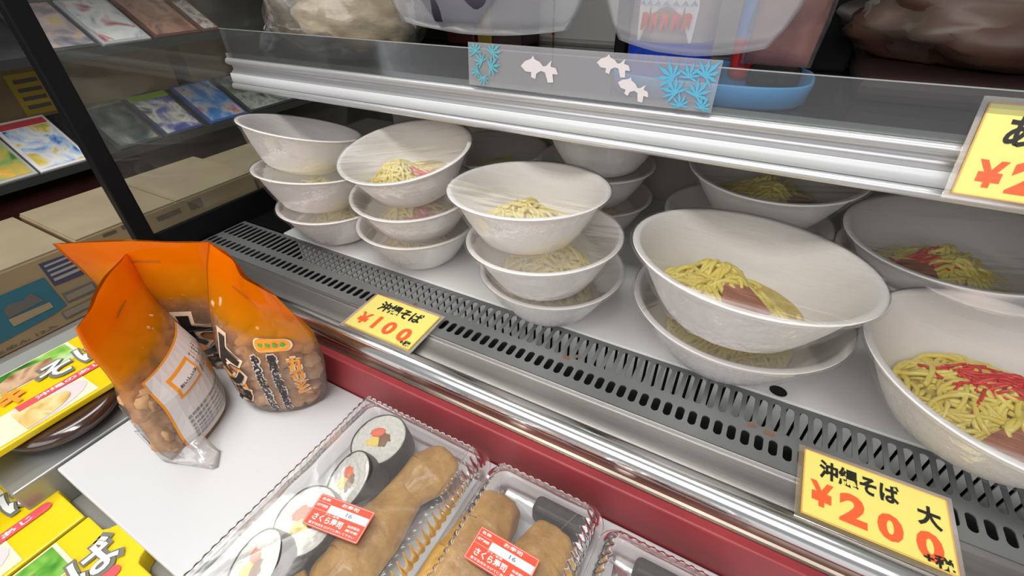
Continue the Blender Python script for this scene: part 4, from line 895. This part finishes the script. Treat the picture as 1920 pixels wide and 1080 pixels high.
# blue tray and what stands on it
g = G(); rows = []
for z, k in ((.001, .93), (.004, .97), (.020, 1.0), (.0215, .985), (.020, .97), (.006, .93), (.005, .3)):
    rows.append([(-.070 + (.094 * k) * (abs(math.cos(a)) ** .6) * (1 if math.cos(a) > 0 else -1), .540 + (.062 * k) * (abs(math.sin(a)) ** .6) * (1 if math.sin(a) > 0 else -1), ZS + z) for a in [6.2832 * j / 72 for j in range(72)]])
g.grid(rows, True, True, True); tag(g.make('blue_tray', pbr('sky_blue_plastic', (.06, .27, .52), .4), smooth=True), 'shallow sky blue plastic tray on the upper shelf', 'tray')
# bottle with a white shield label and blue band
BT = empty('peanut_tub', (-.118, .560, ZS + .006), 'tub with white shield label and deep blue lower band standing in the blue tray', 'tub')
rl = lambda z, r: (r, z)
G().lathe([(0, 0), (.040, 0), (.043, .003), (.043, .040)], 48, (-.118, .560, ZS + .006)).make('blue_band', pbr('deep_blue', (.01, .06, .55), .35), BT, smooth=True)
G().lathe([(.043, .040), (.0425, .060), (.041, .11), (.036, .145), (.020, .165), (0, .168)], 48, (-.118, .560, ZS + .006)).make('tub_body', pbr('tub_clear_grey', (.36, .30, .30), .3, coat=.4), BT, smooth=True)
def cyl(cx, cy, r): return lambda x, y, l=0: Vector((cx + (r + l) * math.sin(x / r), cy - (r + l) * math.cos(x / r), y))
Fc = cyl(-.118, .560, .0435)
def cpatch(nm, pts, m_, l, par, Fc_): M(nm, [Fc_(x, y, l) for x, y in pts] + [Fc_(sum(p[0] for p in pts) / len(pts), sum(p[1] for p in pts) / len(pts), l + .0008)], [(i, (i + 1) % len(pts), len(pts)) for i in range(len(pts))], m_, par)
zb_ = ZS + .046
sh = [(-.028, zb_), (.028, zb_), (.030, zb_ + .03), (.026, zb_ + .055), (.014, zb_ + .075), (0, zb_ + .080), (-.014, zb_ + .075), (-.026, zb_ + .055), (-.030, zb_ + .03)]
cpatch('shield_label', sh, ink_w, .0008, BT, Fc)
arcp = [(.022 * math.cos(a), zb_ + .040 + .026 * math.sin(a)) for a in [math.radians(d) for d in range(15, 166, 15)]] + [(.013 * math.cos(a), zb_ + .040 + .014 * math.sin(a)) for a in [math.radians(d) for d in range(165, 14, -15)]]
g = G(); n_ = len(arcp) // 2
g.add([Fc(x, y, .0022) for x, y in arcp], [(i, i + 1, 2 * n_ - 2 - i, 2 * n_ - 1 - i) for i in range(n_ - 1)]); g.make('red_arch', pbr('label_red', (.80, .10, .06), .4), BT)
for k in range(7):
    x = -.024 + k * .008; cpatch('blue_wave', [(x - .004, zb_ + .031), (x, zb_ + .036), (x + .004, zb_ + .031), (x, zb_ + .033)], pbr('label_blue', (.25, .40, .62), .5), .0024, BT, Fc)
for k in range(5):
    x = -.020 + k * .010; cpatch('red_stroke', [(x - .0038, zb_ + .010), (x - .001, zb_ + .010), (x + .0005, zb_ + .017), (x + .003, zb_ + .011), (x + .0042, zb_ + .024), (x + .001, zb_ + .026), (x - .003, zb_ + .025)], pbr('label_red', (.80, .10, .06), .4), .0024, BT, Fc)
for k in range(4):
    x = -.020 + k * .0125; cpatch('dark_mark', [(x - .0035, ZS + .024), (x + .0035, ZS + .024), (x + .003, ZS + .036), (x - .003, ZS + .036)], pbr('label_navy', (.01, .03, .25), .4), .0012, BT, Fc)
# tube with blue and red end
TB = empty('seasoning_tube', (-.045, .592, ZS + .006), 'slim blue tube with a red lower end standing beside the tub', 'tube')
G().lathe([(0, 0), (.010, 0), (.013, .006), (.014, .040)], 24, (-.045, .592, ZS + .006)).make('red_end', pbr('bright_red', (.85, .05, .04), .35), TB, smooth=True)
G().lathe([(.014, .040), (.0142, .10), (.012, .13), (0, .132)], 24, (-.045, .592, ZS + .006)).make('blue_barrel', pbr('azure', (.02, .30, .80), .35), TB, smooth=True)
Ft = cyl(-.045, .592, .0145); cpatch('dark_mark', [(-.004, ZS + .020), (.004, ZS + .020), (.004, ZS + .036), (-.004, ZS + .036)], pbr('label_darkred', (.30, .02, .02), .4), .0005, TB, Ft)
# pinkish brown meat pack leaning back
t = empty('meat_pack', (-.010, .560, ZS + .006), 'vacuum packed reddish brown meat standing at the right end of the blue tray', 'meat pack')
rows = []
for i in range(22):
    v = i / 21; T = .017 * (math.sin(min(1, v * 2.5 + .05) * 1.57)); row = []
    for j in range(28):
        a = 6.2832 * j / 28; w_ = 1 + .16 * noise.noise(Vector((math.cos(a) * 1.6, math.sin(a) * 1.6, v * 5)))
        row.append((-.012 + .006 * v + (.029 + .006 * v) * math.cos(a) * w_, .560 + .050 * v + T * math.sin(a) * w_, ZS + .0265 + .25 * v))
    rows.append(row)
G().grid(rows, True, True, True).make('meat', pbr('cured_meat', (.40, .17, .13), .3, col2=(.20, .065, .05), vscale=24, bump=.5, bscale=40, coat=.5), t, smooth=True)
rows2 = [[(x + (x - (-.012 + .006 * i / 21)) * .12, y + (y - .56 - .05 * i / 21) * .14, z - .0006) for x, y, z in r_] for i, r_ in enumerate(rows)]
G().grid(rows2, True).make('vacuum_film', film('vacuum_film', haze=.02, gloss=.6, rough=.12, bump=.8, scale=(30, 30, 20), base=.03), t, smooth=True)
G().box((-.036, .548, ZS + .0065), (.012, .575, ZS + .026)).make('black_foot', black_p, t, mods=[bev(.006, 3)])
# dark boxes and packets at the back of the shelf
def simple(nm, a, b, m_, label, cat, bv=.003): return tag(G().box(a, b).make(nm, m_, mods=[bev(bv)]), label, cat)
simple('black_box', (.018, .700, ZS + .0003), (.058, .770, .52), black_d, 'tall black box standing behind the meat pack', 'box')
simple('food_packet', (-.585, .715, ZS + .0003), (-.515, .765, ZS + .075), pbr('black_packet', (.02, .03, .02), .3), 'black packet with a green side behind the wrapped bundle', 'packet')
simple('green_packet', (-.612, .715, ZS + .0003), (-.587, .765, ZS + .08), pbr('leaf_green', (.06, .16, .03), .4), 'green packet next to the black packet behind the wrapped bundle', 'packet')
simple('maroon_box', (-.512, .700, ZS + .0003), (-.458, .765, ZS + .09), pbr('maroon', (.10, .018, .018), .5), 'dark maroon box behind the left hanging bag', 'box')
simple('yellow_box', (-.456, .705, ZS + .0003), (-.428, .765, ZS + .085), pbr('mustard', (.36, .26, .03), .5), 'mustard yellow box between dark packs at the back of the shelf', 'box')
simple('wine_box', (-.426, .700, ZS + .0003), (-.372, .765, ZS + .08), pbr('wine', (.07, .022, .022), .5, var=.4, vscale=30), 'wine coloured box at the back of the shelf beside the rusty seam', 'box')
simple('blue_box', (-.205, .700, ZS + .0003), (-.188, .76, ZS + .09), pbr('royal_blue', (.02, .09, .5), .4), 'narrow royal blue box behind the tub', 'box')
simple('tan_box', (-.186, .700, ZS + .0003), (-.160, .76, ZS + .09), pbr('tan_box', (.30, .19, .12), .5), 'narrow tan box behind the tub', 'box')
simple('dark_jar', (-.225, .700, ZS + .0003), (-.208, .76, ZS + .09), black_p, 'narrow dark box at the left of the royal blue box', 'box')
# large brown bag lying at the right rear over a dark crate
simple('dark_crate', (.060, .560, ZS + .0003), (.62, .76, ZS + .022), pbr('dark_maroon_crate', (.035, .012, .010), .6, var=.4, vscale=10), 'low dark maroon crate at the right of the upper shelf', 'crate', .008)
t = empty('paper_sack', (.20, .68, ZS + .024), 'large brown wrapped sack lying on the dark crate at the top right', 'sack')
blob(.200, .680, ZS + .062, .145, .080, .050, 6, .22, ZS + .0235, 56, 30, 2.0).make('sack_body', pbr('sack_brown', (.15, .085, .055), .45, col2=(.09, .04, .03), vscale=12, bump=.6, bscale=18), t, smooth=True)
blob(.200, .683, ZS + .068, .152, .086, .054, 9, .20, ZS + .0280, 56, 30, 2.4).make('sack_wrap', film('sack_wrap', haze=.16, gloss=.35, rough=.35, bump=.7, scale=(10, 10, 20), base=.02, hazecol=(.55, .42, .32)), t, smooth=True)
